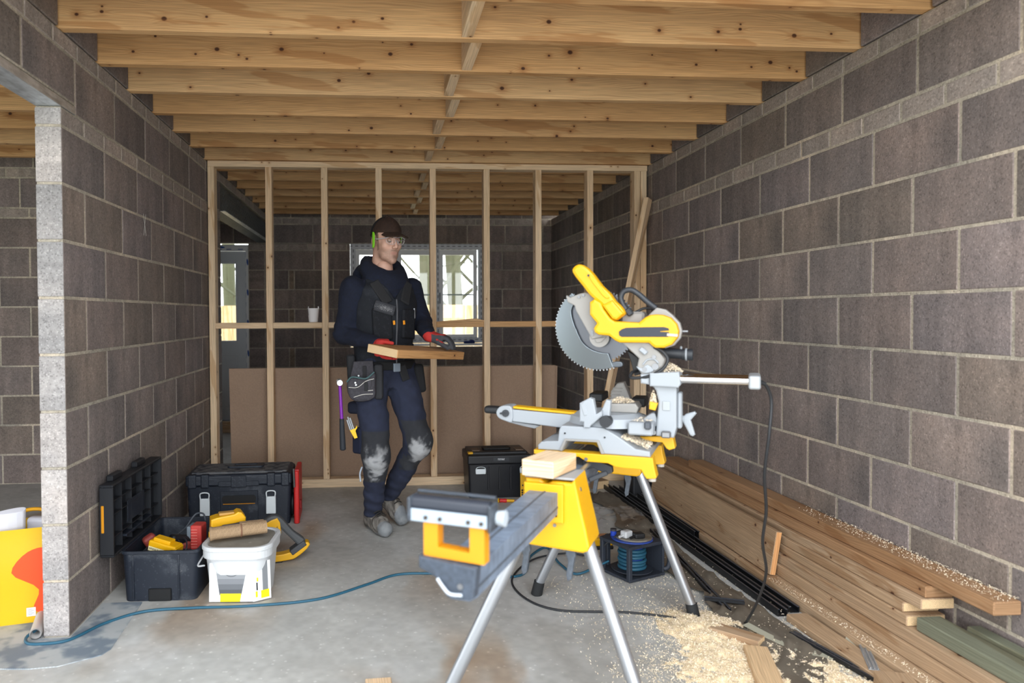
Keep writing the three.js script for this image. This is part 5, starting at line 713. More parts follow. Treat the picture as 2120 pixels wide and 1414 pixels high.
{ // yellow shopping bag
  const t = thing('shopping_bag', 'bright yellow shopping bag with orange print half hidden by the wall end', 'bag', [-1.56, 0, -3.2], 0.25);
  const w = 0.34, d = 0.2, h = 0.4, n = 28, m = 20, pos = [], uv = [], id = [];
  const loop = rrect(w, d, 0.02, 0, 0, 6), N = loop.length;
  for (let j = 0; j <= m; j++) for (let i = 0; i <= N; i++) { const [x, y] = loop[i % N], v = j / m, k = 1 + 0.05 * v, cr = 0.012 * Math.sin(v * 9 + i * 0.9) * Math.sin(i * 0.5) * v; pos.push(x * k * (1 + cr), v * h + 0.012 * Math.sin(i * 0.6) * v, -y * k * (1 + cr * 3)); uv.push(i / N, v); }
  for (let j = 0; j < m; j++) for (let i = 0; i < N; i++) { const a = j * (N + 1) + i, b = a + 1, c = a + N + 1, e = c + 1; id.push(a, b, c, b, e, c); }
  const g = new THREE.BufferGeometry(); g.setAttribute('position', new THREE.Float32BufferAttribute(pos, 3)); g.setAttribute('uv', new THREE.Float32BufferAttribute(uv, 2)); g.setIndex(id); g.computeVertexNormals();
  const bag = part(t, 'bag_wall', g, mat('#e0b20a', 0.4, { side: THREE.DoubleSide }));
  part(t, 'bag_base', boxAt(w - 0.01, 0.004, d - 0.01, 0, 0.003, 0, 0.001), mat('#f0bc10', 0.5));
  const pr = ez(smoothPts([[0.02, 0.22], [0.08, 0.3], [0.15, 0.31], [0.168, 0.2], [0.165, 0.06], [0.14, 0.04], [0.1, 0.06], [0.12, 0.14]], 4), 0.002, d / 2 + 0.004); part(bag, 'print', pr, mat('#ef4d12', 0.45), 'orange printed shape');
  part(bag, 'side_seam', boxAt(0.004, h - 0.02, 0.004, -0.06, h / 2, d / 2 + 0.002, 0.001), mat('#e0b00c', 0.5)); decal(bag, 'care_tag', 0.034, 0.036, canvasTex(64, 64, (g) => { g.fillStyle = '#f1f0ec'; g.fillRect(0, 0, 64, 64); g.fillStyle = '#9a9a98'; for (let i = 0; i < 5; i++) g.fillRect(10, 10 + i * 10, 30 + (i % 2) * 12, 4); }), [0.09, 0.05, d / 2 + 0.0055]);
  part(t, 'strap_handle', tube([[0.02, 0.4, -0.07], [0.04, 0.435, -0.05], [0.11, 0.44, -0.04], [0.16, 0.4, -0.05]], 0.008), mat('#e7a70c', 0.5));
  const mg = thing('magazine', 'rolled white leaflet sticking out of the yellow bag', 'leaflet', [-1.555, 0.12, -3.17], 0.5); part(mg, 'pages', [ez(smoothPts([[-0.05, 0], [0.05, 0], [0.062, 0.02], [0.05, 0.03], [-0.05, 0.012]], 4), 0.36, 0, 0.001).rotateX(-1.2).translate(0, 0.18, 0)], mat('#dfe0ea', 0.5));
  const bk = thing('blue_packet', 'bright blue packet at the left edge of the picture in the yellow bag', 'packet', [-1.665, 0.02, -3.2], 0.3); part(bk, 'packet', rbox(0.07, 0.4, 0.06, 0.006, 0, 0.2, 0), mat('#1a3fd0', 0.4));
  const wh = thing('paper_packet', 'white crumpled packet in the yellow bag beside the wall end', 'packet', [-1.46, 0.02, -3.26], -0.2); part(wh, 'packet', rbox(0.12, 0.39, 0.05, 0.018, 0, 0.195, 0), mat('#cfd0dc', 0.5));
}
{ // grey pipe, membrane mat
  const t = thing('plastic_pipe', 'short grey plastic pipe on the mat beside the wall end', 'pipe', [-1.39, 0.026, -3.07], 0.3);
  part(t, 'pipe', lathe([[0.015, -0.12], [0.023, -0.12], [0.023, 0.12], [0.015, 0.12], [0.015, -0.12]], 28).rotateX(Math.PI / 2), mat('#c2c0bf', 0.5));
  const tx = dataTex(512, 512, (u, v, i, j) => { const wv = ((i + 2 * j) % 10 < 5 ? 0.05 : -0.05), b = fbm(u * 6, v * 6, 6, 6, 801, 4); return mix3([0.47, 0.52, 0.57], [0.7, 0.72, 0.73], clamp(sm(0.35, 0.65, b))).map((q) => q + wv); }, true, 0.5, 0.5);
  const pts = [[-2.3, 2.74], [-1.9, 2.7], [-1.55, 2.72], [-1.376, 2.722], [-1.27, 2.712], [-1.173, 2.722], [-1.048, 2.8], [-1.03, 2.85], [-1.056, 3.3], [-1.06, 3.31], [-1.228, 3.31], [-1.228, 2.962], [-1.34, 2.962], [-1.34, 3.4], [-2.3, 3.4]];
  const g = extr(pts, 0.003).rotateX(-Math.PI / 2).translate(0, 0.0016, 0); const p = g.attributes.position, uvA = g.attributes.uv; for (let i = 0; i < p.count; i++) uvA.setXY(i, p.getX(i), p.getZ(i));
  one('membrane_mat', g, mat('#ffffff', 0.7, { map: tx }), 'blue grey woven membrane mat under the end of the left wall', 'mat');
}

// ================================================================ THE CARPENTER (local origin on the floor between his feet)
function surfaceNets(sdf, lo, hi, cell, colorFn) {          // meshes sdf < 0; smooth normals from the field
  const n = [0, 1, 2].map((k) => Math.ceil((hi[k] - lo[k]) / cell) + 1), [nx, ny, nz] = n, f = new Float32Array(nx * ny * nz);
  for (let k = 0; k < nz; k++) for (let j = 0; j < ny; j++) for (let i = 0; i < nx; i++) f[i + nx * (j + ny * k)] = sdf(lo[0] + i * cell, lo[1] + j * cell, lo[2] + k * cell);
  const idx = new Int32Array((nx - 1) * (ny - 1) * (nz - 1)).fill(-1), pos = [], tri = [], at = (i, j, k) => f[i + nx * (j + ny * k)], id = (i, j, k) => i + (nx - 1) * (j + (ny - 1) * k);
  for (let k = 0; k < nz - 1; k++) for (let j = 0; j < ny - 1; j++) for (let i = 0; i < nx - 1; i++) {
    let m = 0; const v = []; for (let c = 0; c < 8; c++) { const q = at(i + (c & 1), j + ((c >> 1) & 1), k + (c >> 2)); v.push(q); if (q < 0) m |= 1 << c; }
    if (m === 0 || m === 255) continue;
    let x = 0, y = 0, z = 0, e = 0;
    for (let a = 0; a < 8; a++) for (const b of [1, 2, 4]) { const c = a ^ b; if (c < a || ((m >> a) & 1) === ((m >> c) & 1)) continue; const t = v[a] / (v[a] - v[c]); x += (a & 1) + t * ((c & 1) - (a & 1)); y += ((a >> 1) & 1) + t * (((c >> 1) & 1) - ((a >> 1) & 1)); z += (a >> 2) + t * ((c >> 2) - (a >> 2)); e++; }
    idx[id(i, j, k)] = pos.length / 3; pos.push(lo[0] + (i + x / e) * cell, lo[1] + (j + y / e) * cell, lo[2] + (k + z / e) * cell);
  }
  const quad = (a, b, c, d, flip) => { if (a < 0 || b < 0 || c < 0 || d < 0) return; if (flip) tri.push(a, c, b, a, d, c); else tri.push(a, b, c, a, c, d); };
  for (let k = 1; k < nz - 1; k++) for (let j = 1; j < ny - 1; j++) for (let i = 1; i < nx - 1; i++) {
    const s = at(i, j, k) < 0;
    if (i < nx - 1 && s !== (at(i + 1, j, k) < 0)) quad(idx[id(i, j - 1, k - 1)], idx[id(i, j, k - 1)], idx[id(i, j, k)], idx[id(i, j - 1, k)], !s);
    if (s !== (at(i, j + 1, k) < 0)) quad(idx[id(i - 1, j, k - 1)], idx[id(i - 1, j, k)], idx[id(i, j, k)], idx[id(i, j, k - 1)], !s);
    if (s !== (at(i, j, k + 1) < 0)) quad(idx[id(i - 1, j - 1, k)], idx[id(i, j - 1, k)], idx[id(i, j, k)], idx[id(i - 1, j, k)], !s);
  }
  const nor = [], uv = [], col = [], h = cell * 0.5;
  for (let q = 0; q < pos.length; q += 3) { const [x, y, z] = [pos[q], pos[q + 1], pos[q + 2]]; const g = V(sdf(x + h, y, z) - sdf(x - h, y, z), sdf(x, y + h, z) - sdf(x, y - h, z), sdf(x, y, z + h) - sdf(x, y, z - h)).normalize(); nor.push(g.x, g.y, g.z); uv.push(x + z * 0.6, y); if (colorFn) col.push(...colorFn(x, y, z, g)); }
  const g = new THREE.BufferGeometry(); g.setAttribute('position', new THREE.Float32BufferAttribute(pos, 3)); g.setAttribute('normal', new THREE.Float32BufferAttribute(nor, 3)); g.setAttribute('uv', new THREE.Float32BufferAttribute(uv, 2)); if (colorFn) g.setAttribute('color', new THREE.Float32BufferAttribute(col, 3)); g.setIndex(tri);
  return g;
}
const smin = (a, b, k) => { const h = Math.max(k - Math.abs(a - b), 0) / k; return Math.min(a, b) - h * h * k * 0.25; };
const smax = (a, b, k) => -smin(-a, -b, k);
function cap(x, y, z, a, b, ra, rb) { const bx = b[0] - a[0], by = b[1] - a[1], bz = b[2] - a[2], px = x - a[0], py = y - a[1], pz = z - a[2]; const t = clamp((px * bx + py * by + pz * bz) / (bx * bx + by * by + bz * bz)); return Math.hypot(px - bx * t, py - by * t, pz - bz * t) - (ra + (rb - ra) * t); }
function ell(x, y, z, c, r) { const a = (x - c[0]) / r[0], b = (y - c[1]) / r[1], d = (z - c[2]) / r[2], k = Math.hypot(a, b, d); return (k - 1) * Math.min(...r) * (k > 1 ? 1.1 : 1); }
const noise3 = (x, y, z, s) => (vnoise(x + z * 0.37, y, 9999, 9999, s) + vnoise(y + x * 0.41, z, 9999, 9999, s + 3) - 1);
{
  const man = thing('person', 'man in brown cap, navy hoodie and tool belt carrying a board', 'person', [0, 0, -4.25]);
  const J = { hipR: [-0.05, 0.93, 0.035], hipL: [0.12, 0.93, -0.075], kneeR: [-0.018, 0.49, 0.12], kneeL: [0.228, 0.545, 0.09], ankR: [-0.04, 0.12, -0.06], ankL: [0.065, 0.19, -0.17], shR: [-0.15, 1.435, 0.045], shL: [0.2, 1.435, -0.16], elR: [-0.2, 1.165, 0.02], elL: [0.262, 1.225, -0.17], wrR: [-0.03, 1.125, 0.205], wrL: [0.285, 1.162, 0.07] };
  const TC = [0.03, -0.045], ty = 30 * Math.PI / 180, fx = Math.sin(ty), fz = Math.cos(ty);
  const tl = (x, z) => { const dx = x - TC[0], dz = z - TC[1]; return [dx * fz - dz * fx, dx * fx + dz * fz]; };   // to torso axes: his left, his front
  const tw = (a, b) => [TC[0] + a * fz + b * fx, TC[1] - a * fx + b * fz];
  const prof = [[0.86, 0.165, 0.115], [0.95, 0.172, 0.122], [1.06, 0.16, 0.115], [1.2, 0.172, 0.125], [1.33, 0.19, 0.128], [1.42, 0.18, 0.112], [1.47, 0.13, 0.095], [1.52, 0.075, 0.075]];
  const rad = (y) => { let i = 0; while (i < prof.length - 2 && y > prof[i + 1][0]) i++; const t = clamp((y - prof[i][0]) / (prof[i + 1][0] - prof[i][0])), s = t * t * (3 - 2 * t); return [prof[i][1] + (prof[i + 1][1] - prof[i][1]) * s, prof[i][2] + (prof[i + 1][2] - prof[i][2]) * s]; };
  const torso = (x, y, z) => { const [a, b] = tl(x, z), [rx, rz] = rad(y), k = Math.hypot(a / rx, b / rz); return Math.max((k - 1) * rz * 0.95, y - 1.52, 0.86 - y); };
  const armR = (x, y, z, g = 0) => smin(cap(x, y, z, J.shR, J.elR, 0.066 + g, 0.058 + g), cap(x, y, z, J.elR, J.wrR, 0.056 + g, 0.04 + g), 0.03);
  const armL = (x, y, z, g = 0) => smin(cap(x, y, z, J.shL, J.elL, 0.066 + g, 0.058 + g), cap(x, y, z, J.elL, J.wrL, 0.056 + g, 0.04 + g), 0.03);
  const legR = (x, y, z, g = 0) => smin(cap(x, y, z, J.hipR, J.kneeR, 0.098 + g, 0.073 + g), cap(x, y, z, J.kneeR, J.ankR, 0.07 + g, 0.058 + g), 0.04);
  const legL = (x, y, z, g = 0) => smin(cap(x, y, z, J.hipL, J.kneeL, 0.098 + g, 0.075 + g), cap(x, y, z, J.kneeL, J.ankL, 0.07 + g, 0.056 + g), 0.04);
  // --- head frame: face towards +z, turned to his left and a little down
  const HC = V(0.05, 1.702, 0.0), HQ = new THREE.Quaternion().setFromEuler(new THREE.Euler(0.1, 0.56, 0, 'YXZ')), HM = new THREE.Matrix4().compose(HC, HQ, V(1, 1, 1));
  const head = (x, y, z) => {
    let d = ell(x, y, z, [0, 0.032, -0.012], [0.0745, 0.098, 0.096]);
    d = smin(d, ell(x, y, z, [0, -0.045, 0.024], [0.058, 0.062, 0.064]), 0.03);
    d = smin(d, cap(x, y, z, [-0.034, -0.082, 0.035], [0, -0.102, 0.07], 0.02, 0.019), 0.025); d = smin(d, cap(x, y, z, [0.034, -0.082, 0.035], [0, -0.102, 0.07], 0.02, 0.019), 0.025);
    d = smin(d, cap(x, y, z, [-0.036, 0.03, 0.073], [0.036, 0.03, 0.073], 0.011, 0.011), 0.014);
    d = smin(d, ell(x, y, z, [-0.043, -0.02, 0.054], [0.022, 0.024, 0.024]), 0.02); d = smin(d, ell(x, y, z, [0.043, -0.02, 0.054], [0.022, 0.024, 0.024]), 0.02);
    for (const s of [-1, 1]) d = smax(d, -(Math.hypot(x - s * 0.031, (y - 0.008) * 1.2, z - 0.098) - 0.0165), 0.012);
    d = smin(d, cap(x, y, z, [0, 0.016, 0.086], [0, -0.026, 0.106], 0.0075, 0.0105), 0.01); d = smin(d, Math.min(ell(x, y, z, [-0.011, -0.031, 0.096], [0.009, 0.007, 0.01]), ell(x, y, z, [0.011, -0.031, 0.096], [0.009, 0.007, 0.01])), 0.007);
    d = smin(d, cap(x, y, z, [-0.019, -0.058, 0.077], [0.019, -0.058, 0.077], 0.005, 0.005), 0.008); d = smin(d, cap(x, y, z, [-0.016, -0.069, 0.077], [0.016, -0.069, 0.077], 0.006, 0.006), 0.008);
    d = smax(d, -cap(x, y, z, [-0.02, -0.0635, 0.088], [0.02, -0.0635, 0.088], 0.0022, 0.0022), 0.003);
    for (const s of [-1, 1]) { let e = ell(x, y, z, [s * 0.079, 0.0, -0.012], [0.011, 0.032, 0.02]); e = smax(e, -ell(x, y, z, [s * 0.088, 0.004, -0.006], [0.008, 0.018, 0.01]), 0.006); d = smin(d, e, 0.008); }
    return smin(d, cap(x, y, z, [0, -0.06, -0.035], [0, -0.2, -0.05], 0.056, 0.06), 0.03);
  };
  const skin = (x, y, z) => {                                // beard shadow, lips, brows and hair are the man's own colouring
    let c = [0.56, 0.33, 0.25]; const nz = 0.9 + 0.2 * fbm(x * 60 + 50, y * 60 + z * 40 + 50, 999, 999, 33, 3); c = c.map((q) => q * nz);
    const stub = sm(-0.03, -0.06, y) * sm(-0.03, 0.02, z) * (y > -0.125 ? 1 : 0); c = mix3(c, [0.24, 0.15, 0.11], stub * 0.5 * (0.6 + 0.7 * fbm(x * 200 + 9, y * 200 + 9, 999, 999, 3, 2)));
    const hair = 0.5 + 0.9 * fbm(x * 260 + 9, y * 120 + 9, 9999, 9999, 13, 2), gs = (v, s) => Math.exp(-(v * v) / (s * s)); if (z > 0.05) c = mix3(c, [0.14, 0.085, 0.06], clamp(gs(y + 0.047 + 0.25 * Math.abs(x) * Math.abs(x) * 20, 0.0055) * sm(0.03, 0.012, Math.abs(x)) * hair) * 0.7);
    if (z > 0.05) c = mix3(c, [0.45, 0.2, 0.17], gs(y + 0.0645, 0.008) * sm(0.026, 0.012, Math.abs(x)) * 0.6);
    if (z > 0.05) c = mix3(c, [0.17, 0.1, 0.075], clamp(gs(y + 0.088, 0.012) * gs(x, 0.016) * hair) * 0.6);
    if (Math.abs(y - 0.029 + 0.12 * Math.abs(Math.abs(x) - 0.03)) < 0.006 && Math.abs(x) > 0.012 && Math.abs(x) < 0.05 && z > 0.05) c = [0.13, 0.08, 0.05];
    if (y > 0.0 && z < 0.015 && Math.abs(x) < 0.0755 || (y > -0.06 && z < -0.05)) c = [0.09, 0.06, 0.045];
    if (Math.abs(x) > 0.06 && z > 0 && z < 0.022 && y > -0.075 && y < 0.04) c = mix3(c, [0.12, 0.075, 0.055], 0.7);
    return c;
  };
  const hg = surfaceNets(head, [-0.1, -0.2, -0.125], [0.1, 0.15, 0.13], 0.0032, skin); hg.applyMatrix4(HM);
  const bodyF = (x, y, z) => { let d = torso(x, y, z) + 0.016; d = smin(d, armR(x, y, z, -0.02), 0.03); d = smin(d, armL(x, y, z, -0.02), 0.03); d = smin(d, legR(x, y, z, -0.022), 0.03); d = smin(d, legL(x, y, z, -0.022), 0.03); return smin(d, cap(x, y, z, [0.03, 1.44, -0.05], [0.035, 1.56, -0.025], 0.06, 0.052), 0.04); };
  const bg = surfaceNets(bodyF, [-0.32, 0.06, -0.32], [0.42, 1.6, 0.3], 0.014, () => [0.56, 0.33, 0.25]);
  const body = part(man, 'body', mergeGeometries([hg, bg]), new THREE.MeshStandardMaterial({ vertexColors: true, roughness: 0.55 }), 'face with stubble and moustache');
  const putHead = (name, geo, m, label) => { geo.applyMatrix4(HM); return part(man, name, geo, m, label); };
  for (const s of [-1, 1]) { putHead('eye', tr(new THREE.SphereGeometry(0.0118, 18, 14), s * 0.031, 0.006, 0.0765), mat('#7c716a', 0.35)); putHead('iris', tr(new THREE.SphereGeometry(0.0066, 14, 10), s * 0.031 + 0.003, 0.002, 0.0838), mat('#2a1d14', 0.2)); const lidG = new THREE.SphereGeometry(0.0132, 18, 10, 0, 6.283, 0, 1.42); putHead('eyelid', tr(lidG.rotateX(0.28), s * 0.031, 0.0065, 0.077), mat(lin(0.42, 0.25, 0.19), 0.6)); }
  // --- cap: dark brown front, black back, curved brim
  const capF = (x, y, z) => { let d = ell(x, y, z, [0, 0.038, -0.01], [0.0855, 0.107, 0.107]); d = smax(d, 0.05 - 0.32 * (z < 0 ? -z * -0.35 : z * 0.0) - y - (z < 0 ? 0.42 * -z : 0), 0.006); return d + 0.0015 * Math.cos(Math.atan2(z, x) * 6) * (y > 0.06 ? 1 : 0); };
  const front = (x, y, z) => z + 0.03 - 0.3 * (y - 0.05);
  const capBrown = mat('#3d281d', 0.9, { map: T.cloth }), capBlack = mat('#101114', 0.95);
  const crown = putHead('cap_front', surfaceNets((x, y, z) => smax(capF(x, y, z), -front(x, y, z), 0.002), [-0.1, -0.03, -0.13], [0.1, 0.16, 0.12], 0.004), capBrown, 'brown cap front');
  putHead('cap_back', surfaceNets((x, y, z) => smax(capF(x, y, z) + 0.001, front(x, y, z), 0.002), [-0.1, -0.03, -0.13], [0.1, 0.16, 0.12], 0.004), capBlack, 'black cap back');
  putHead('cap_brim', surfaceNets((x, y, z) => { const yy = 0.057 - 4.6 * x * x - 0.28 * (z - 0.085), e = Math.hypot(x / 0.078, (z - 0.075) / 0.098) - 1; return smax(Math.abs(y - yy) - 0.003, Math.max(e * 0.07, 0.06 - z), 0.003); }, [-0.1, -0.01, 0.05], [0.1, 0.09, 0.19], 0.003), mat('#452f22', 0.9, { map: T.cloth }));
  putHead('cap_button', tr(new THREE.SphereGeometry(0.008, 12, 8), 0, 0.146, -0.008), capBrown);
  // --- safety glasses and green ear plug band
  const lens = new THREE.MeshPhysicalMaterial({ color: '#ffffff', roughness: 0.03, transmission: 1, thickness: 0, ior: 1.45 });
  for (const s of [-1, 1]) putHead('lens', surfaceNets((x, y, z) => { const r = Math.hypot(x * 0.75, z + 0.03) - 0.135, e = Math.hypot((x - s * 0.034) / 0.031, (y - 0.006) / 0.021, 0); return smax(Math.abs(r) - 0.001, (Math.pow(e, 1.0) - 1) * 0.02, 0.001); }, [s * 0.034 - 0.036, -0.02, 0.07], [s * 0.034 + 0.036, 0.034, 0.115], 0.0022), lens, 'clear safety lens');
  const clear = mat('#b9b4b8', 0.25);
  putHead('glasses_frame', merge([tube([[-0.064, 0.02, 0.094], [-0.034, 0.029, 0.103], [0, 0.024, 0.106], [0.034, 0.029, 0.103], [0.064, 0.02, 0.094]], 0.0022, 40, 6), tube([[-0.064, 0.02, 0.094], [-0.072, 0.016, 0.07], [-0.078, 0.012, 0.03], [-0.08, 0.014, -0.015]], 0.003, 24, 6), tube([[0.064, 0.02, 0.094], [0.072, 0.016, 0.07], [0.078, 0.012, 0.03], [0.08, 0.014, -0.015]], 0.003, 24, 6), ...[-1, 1].map((s) => tube([[s * 0.004, 0.012, 0.105], [s * 0.012, -0.01, 0.104], [s * 0.034, -0.015, 0.101], [s * 0.058, -0.004, 0.093], [s * 0.064, 0.012, 0.093]], 0.0014, 24, 6))]), clear, 'clear plastic safety glasses');
  for (const s of [-1, 1]) { const g = smoothPts([[-0.008, 0.05], [0.004, 0.048], [0.012, 0.0], [0.01, -0.035], [0.0, -0.04], [-0.004, -0.01]], 4); putHead('ear_plug_band', ez(g, 0.008, 0, 0.002).rotateY(s * Math.PI / 2).translate(s * 0.094, 0.0, 0.006), mat('#76c21e', 0.5), 'bright green ear defender'); }
  // --- hoodie
  const wr = (x, y, z, a, s) => a * noise3(x * s + 40, y * s + 40, z * s + 40, 61) + a * 0.6 * noise3(x * s * 2.3 + 11, y * s * 2.3 + 11, z * s * 2.3 + 11, 67);
  const collar = (x, y, z) => { const cx = 0.035, cy = 1.525, cz = -0.055, dx = x - cx, dz = z - cz, [a, b] = [dx * fz - dz * fx, dx * fx + dz * fz], yy = y - cy + b * 0.62; const ring = Math.hypot(Math.hypot(a / 1.1, b) - 0.089, yy * 0.7) - 0.044; const hood = ell(a, y, b, [0, 1.51, -0.11], [0.14, 0.09, 0.075]); return smin(ring, hood, 0.03); };
  const hoodie = (x, y, z) => { let d = torso(x, y, z); d = smin(d, armR(x, y, z), 0.05); d = smin(d, armL(x, y, z), 0.05); d = smin(d, collar(x, y, z), 0.025); d = smax(d, 0.95 - y, 0.01); const hx = x - 0.04, hz = z + 0.035; d = smax(d, -(Math.hypot(hx, hz) - 0.055 - (y - 1.55) * 0.1 + (y < 1.46 ? 1 : 0)), 0.01); return d + wr(x, y, z, 0.008, 13) + 0.0025 * Math.sin((y * 0.8 + x * 0.5 - z * 0.3) * 130 + 6 * noise3(x * 9 + 5, y * 9 + 5, z * 9 + 5, 3)) * sm(0.16, 0.05, Math.min(Math.hypot(x - J.elR[0], y - J.elR[1], z - J.elR[2]), Math.hypot(x - J.elL[0], y - J.elL[1], z - J.elL[2]))); };
  part(man, 'hoodie', surfaceNets(hoodie, [-0.32, 0.93, -0.28], [0.42, 1.62, 0.28], 0.0085), mat('#101a33', 0.92, { map: T.cloth }), 'dark navy hooded sweatshirt');
  // --- work vest with pockets
  const vestF = (x, y, z) => {
    const [a, b] = tl(x, z); let d = torso(x, y, z) - 0.017; d = smax(d, 0.985 - y, 0.01);
    d = smax(d, -(cap(x, y, z, [J.shR[0] * 1.0, 1.44, J.shR[2]], J.elR, 0.088, 0.07) + 0.004), 0.012); d = smax(d, -(cap(x, y, z, [J.shL[0], 1.44, J.shL[2]], J.elL, 0.088, 0.07) + 0.004), 0.012);
    if (y > 1.34) d = smax(d, b > 0 ? (y - 1.365) * 0.72 - Math.abs(a) : Math.max(0, 0.06 - Math.abs(a)) - 0.02 + (y - 1.47), 0.008);
    d = smax(d, y - 1.5, 0.01);
    return d + wr(x, y, z, 0.004, 14);
  };
  const vestM = mat('#a9aab0', 0.85, { map: T.dusty }), pocketM = mat('#8c8d94', 0.85, { map: T.dusty });
  const vest = part(man, 'vest', surfaceNets(vestF, [-0.22, 0.96, -0.24], [0.28, 1.52, 0.16], 0.0075), vestM, 'charcoal work vest');
  const onTorso = (a, y, out = 0.018) => { const [rx, rz] = rad(y), b = rz * Math.sqrt(Math.max(0.05, 1 - (a / rx) * (a / rx))) + out, [x, z] = tw(a, b), nrm = Math.atan2(a / (rx * rx), b / (rz * rz)); return [x, y, z, ty + nrm * 0.8]; };
  const place = (o, a, y, out, roll = 0) => { const [x, yy, z, r] = onTorso(a, y, out); o.position.set(x, yy, z); o.rotation.set(0, r, roll, 'YXZ'); return o; };
  const dustTex = canvasTex(256, 128, (g) => { g.fillStyle = '#33353b'; g.fillRect(0, 0, 256, 128); const r = rng(9); for (let i = 0; i < 900; i++) { const x = 128 + (r() + r() + r() - 1.5) * 120, y = 64 + (r() + r() - 1) * 44; g.fillStyle = 'rgba(205,205,205,' + (0.15 + 0.5 * r()) + ')'; g.fillRect(x, y, 1 + r() * 5, 1 + r() * 3); } });
  place(part(vest, 'chest_pocket', rbox(0.115, 0.185, 0.03, 0.012), pocketM), -0.085, 1.225, 0.022, 0.05);
  place(part(vest, 'pocket_flap', rbox(0.125, 0.06, 0.014, 0.006), mat('#ffffff', 0.9, { map: dustTex }), 'flap smeared with plaster dust'), -0.082, 1.315, 0.038, -0.28);
  place(part(vest, 'chest_pocket', rbox(0.1, 0.17, 0.03, 0.012), pocketM), 0.085, 1.225, 0.022, -0.03);
  place(part(vest, 'pen_sleeve', rbox(0.032, 0.16, 0.026, 0.01), vestM), 0.15, 1.21, 0.02, -0.03);
  place(part(vest, 'pen', rbox(0.008, 0.06, 0.008, 0.003), mat('#b9bcc2', 0.4)), 0.142, 1.285, 0.034, 0.05);
  place(part(vest, 'lower_pocket', rbox(0.11, 0.05, 0.024, 0.01), pocketM), -0.09, 1.115, 0.02, 0); place(part(vest, 'lower_pocket', rbox(0.1, 0.1, 0.022, 0.01), pocketM), 0.1, 1.06, 0.018, 0);
  part(vest, 'zip', tube([1.365, 1.3, 1.2, 1.1, 1.0].map((y) => { const [x, yy, z] = onTorso(0.004, y, 0.02); return [x, yy, z]; }), 0.006, 30, 6), mat('#4a4c52', 0.5));
  for (const s of [-1, 1]) { place(part(vest, 'shoulder_pad', rbox(0.062, 0.15, 0.018, 0.008), mat('#2b2c30', 0.85, { map: T.cloth })), s * 0.085, 1.405, 0.018, s * -0.5).rotation.x = -0.35; place(part(vest, 'orange_tab', rbox(0.013, 0.024, 0.006, 0.002), mat('#ef9a1c', 0.6)), s * 0.034 + 0.006, 1.232, 0.042, 0.1); }
  // --- trousers with knee pads, black patches and chalk dust
  const trF = (x, y, z) => { let d = torso(x, y, z) - 0.004; d = smax(d, y - 1.02, 0.01); d = smin(d, legR(x, y, z), 0.045); d = smin(d, legL(x, y, z), 0.045); const low = sm(0.42, 0.12, y); d += wr(x, y, z, 0.011, 11) + 0.004 * low * Math.sin(y * 85 + x * 30 + z * 14) + 0.003 * noise3(x * 50 + 9, y * 30 + 9, z * 50 + 9, 47); d = smax(d, 0.085 - y + (z < -0.1 ? 0.06 : 0), 0.008); return d; };
  const trCol = (x, y, z, g) => {
    let c = [0.016, 0.021, 0.045]; const n = fbm(x * 40 + 70, y * 40 + z * 30 + 70, 999, 999, 45, 3);
    for (const [k, s, ty0] of [[J.kneeR, 1, 0], [J.kneeL, 1, 0]]) {
      const dx = x - k[0], dy = y - k[1], dz = z - k[2], nd = g.z * 0.75 + g.x * (k === J.kneeL ? 0.5 : 0.15);
      if (Math.abs(dy + 0.02) < 0.15 && nd > 0.1 && Math.hypot(dx, dz) < 0.13) c = [0.022, 0.024, 0.03];
      const q = Math.hypot(dx * 1.1, (dy + 0.055) * 0.75, dz - 0.04), w = sm(0.085, 0.04, q + (n - 0.5) * 0.09) * sm(0.05, 0.4, nd); c = mix3(c, [0.4, 0.41, 0.43], w * 0.9);
    }
    return c.map((q) => q * (0.8 + 0.5 * n));
  };
  const trousers = part(man, 'trousers', surfaceNets(trF, [-0.22, 0.06, -0.3], [0.36, 1.04, 0.24], 0.0085, trCol), new THREE.MeshStandardMaterial({ vertexColors: true, roughness: 0.92 }), 'navy work trousers with dusty knees');
  part(trousers, 'thigh_pocket', rot(rbox(0.07, 0.15, 0.05, 0.016), 0, -0.7, 0).translate(-0.115, 0.56, 0.09), mat('#101b38', 0.9, { map: T.cloth })); part(trousers, 'pocket_bag', rot(rbox(0.12, 0.07, 0.1, 0.02), 0, -0.4, 0).translate(-0.11, 0.745, 0.05), mat('#0d1730', 0.9, { map: T.cloth }));
  part(trousers, 'reflective_strip', tube([[-0.1, 0.4, 0.06], [-0.112, 0.36, 0.04], [-0.11, 0.31, 0.02]], 0.005), mat('#c9d6e4', 0.4));
  part(trousers, 'seam_label', boxAt(0.006, 0.05, 0.004, 0.0, 0, 0, 0.001).translate(-0.012, 0.7, 0.155), mat('#8fa9c4', 0.6));
  // --- boots
  const bootF = (heel, toe, ank) => (x, y, z) => { let d = cap(x, y, z, heel, toe, 0.04, 0.044); d = smin(d, cap(x, y, z, [heel[0], heel[1] + 0.02, heel[2]], ank, 0.045, 0.05), 0.05); const mx = (heel[0] * 0.35 + toe[0] * 0.65), my = heel[1] * 0.35 + toe[1] * 0.65, mz = heel[2] * 0.35 + toe[2] * 0.65; d = smin(d, Math.hypot(x - mx, y - my - 0.012, z - mz) - 0.05, 0.03); return d + 0.003 * noise3(x * 45 + 20, y * 45 + 20, z * 45 + 20, 81); };
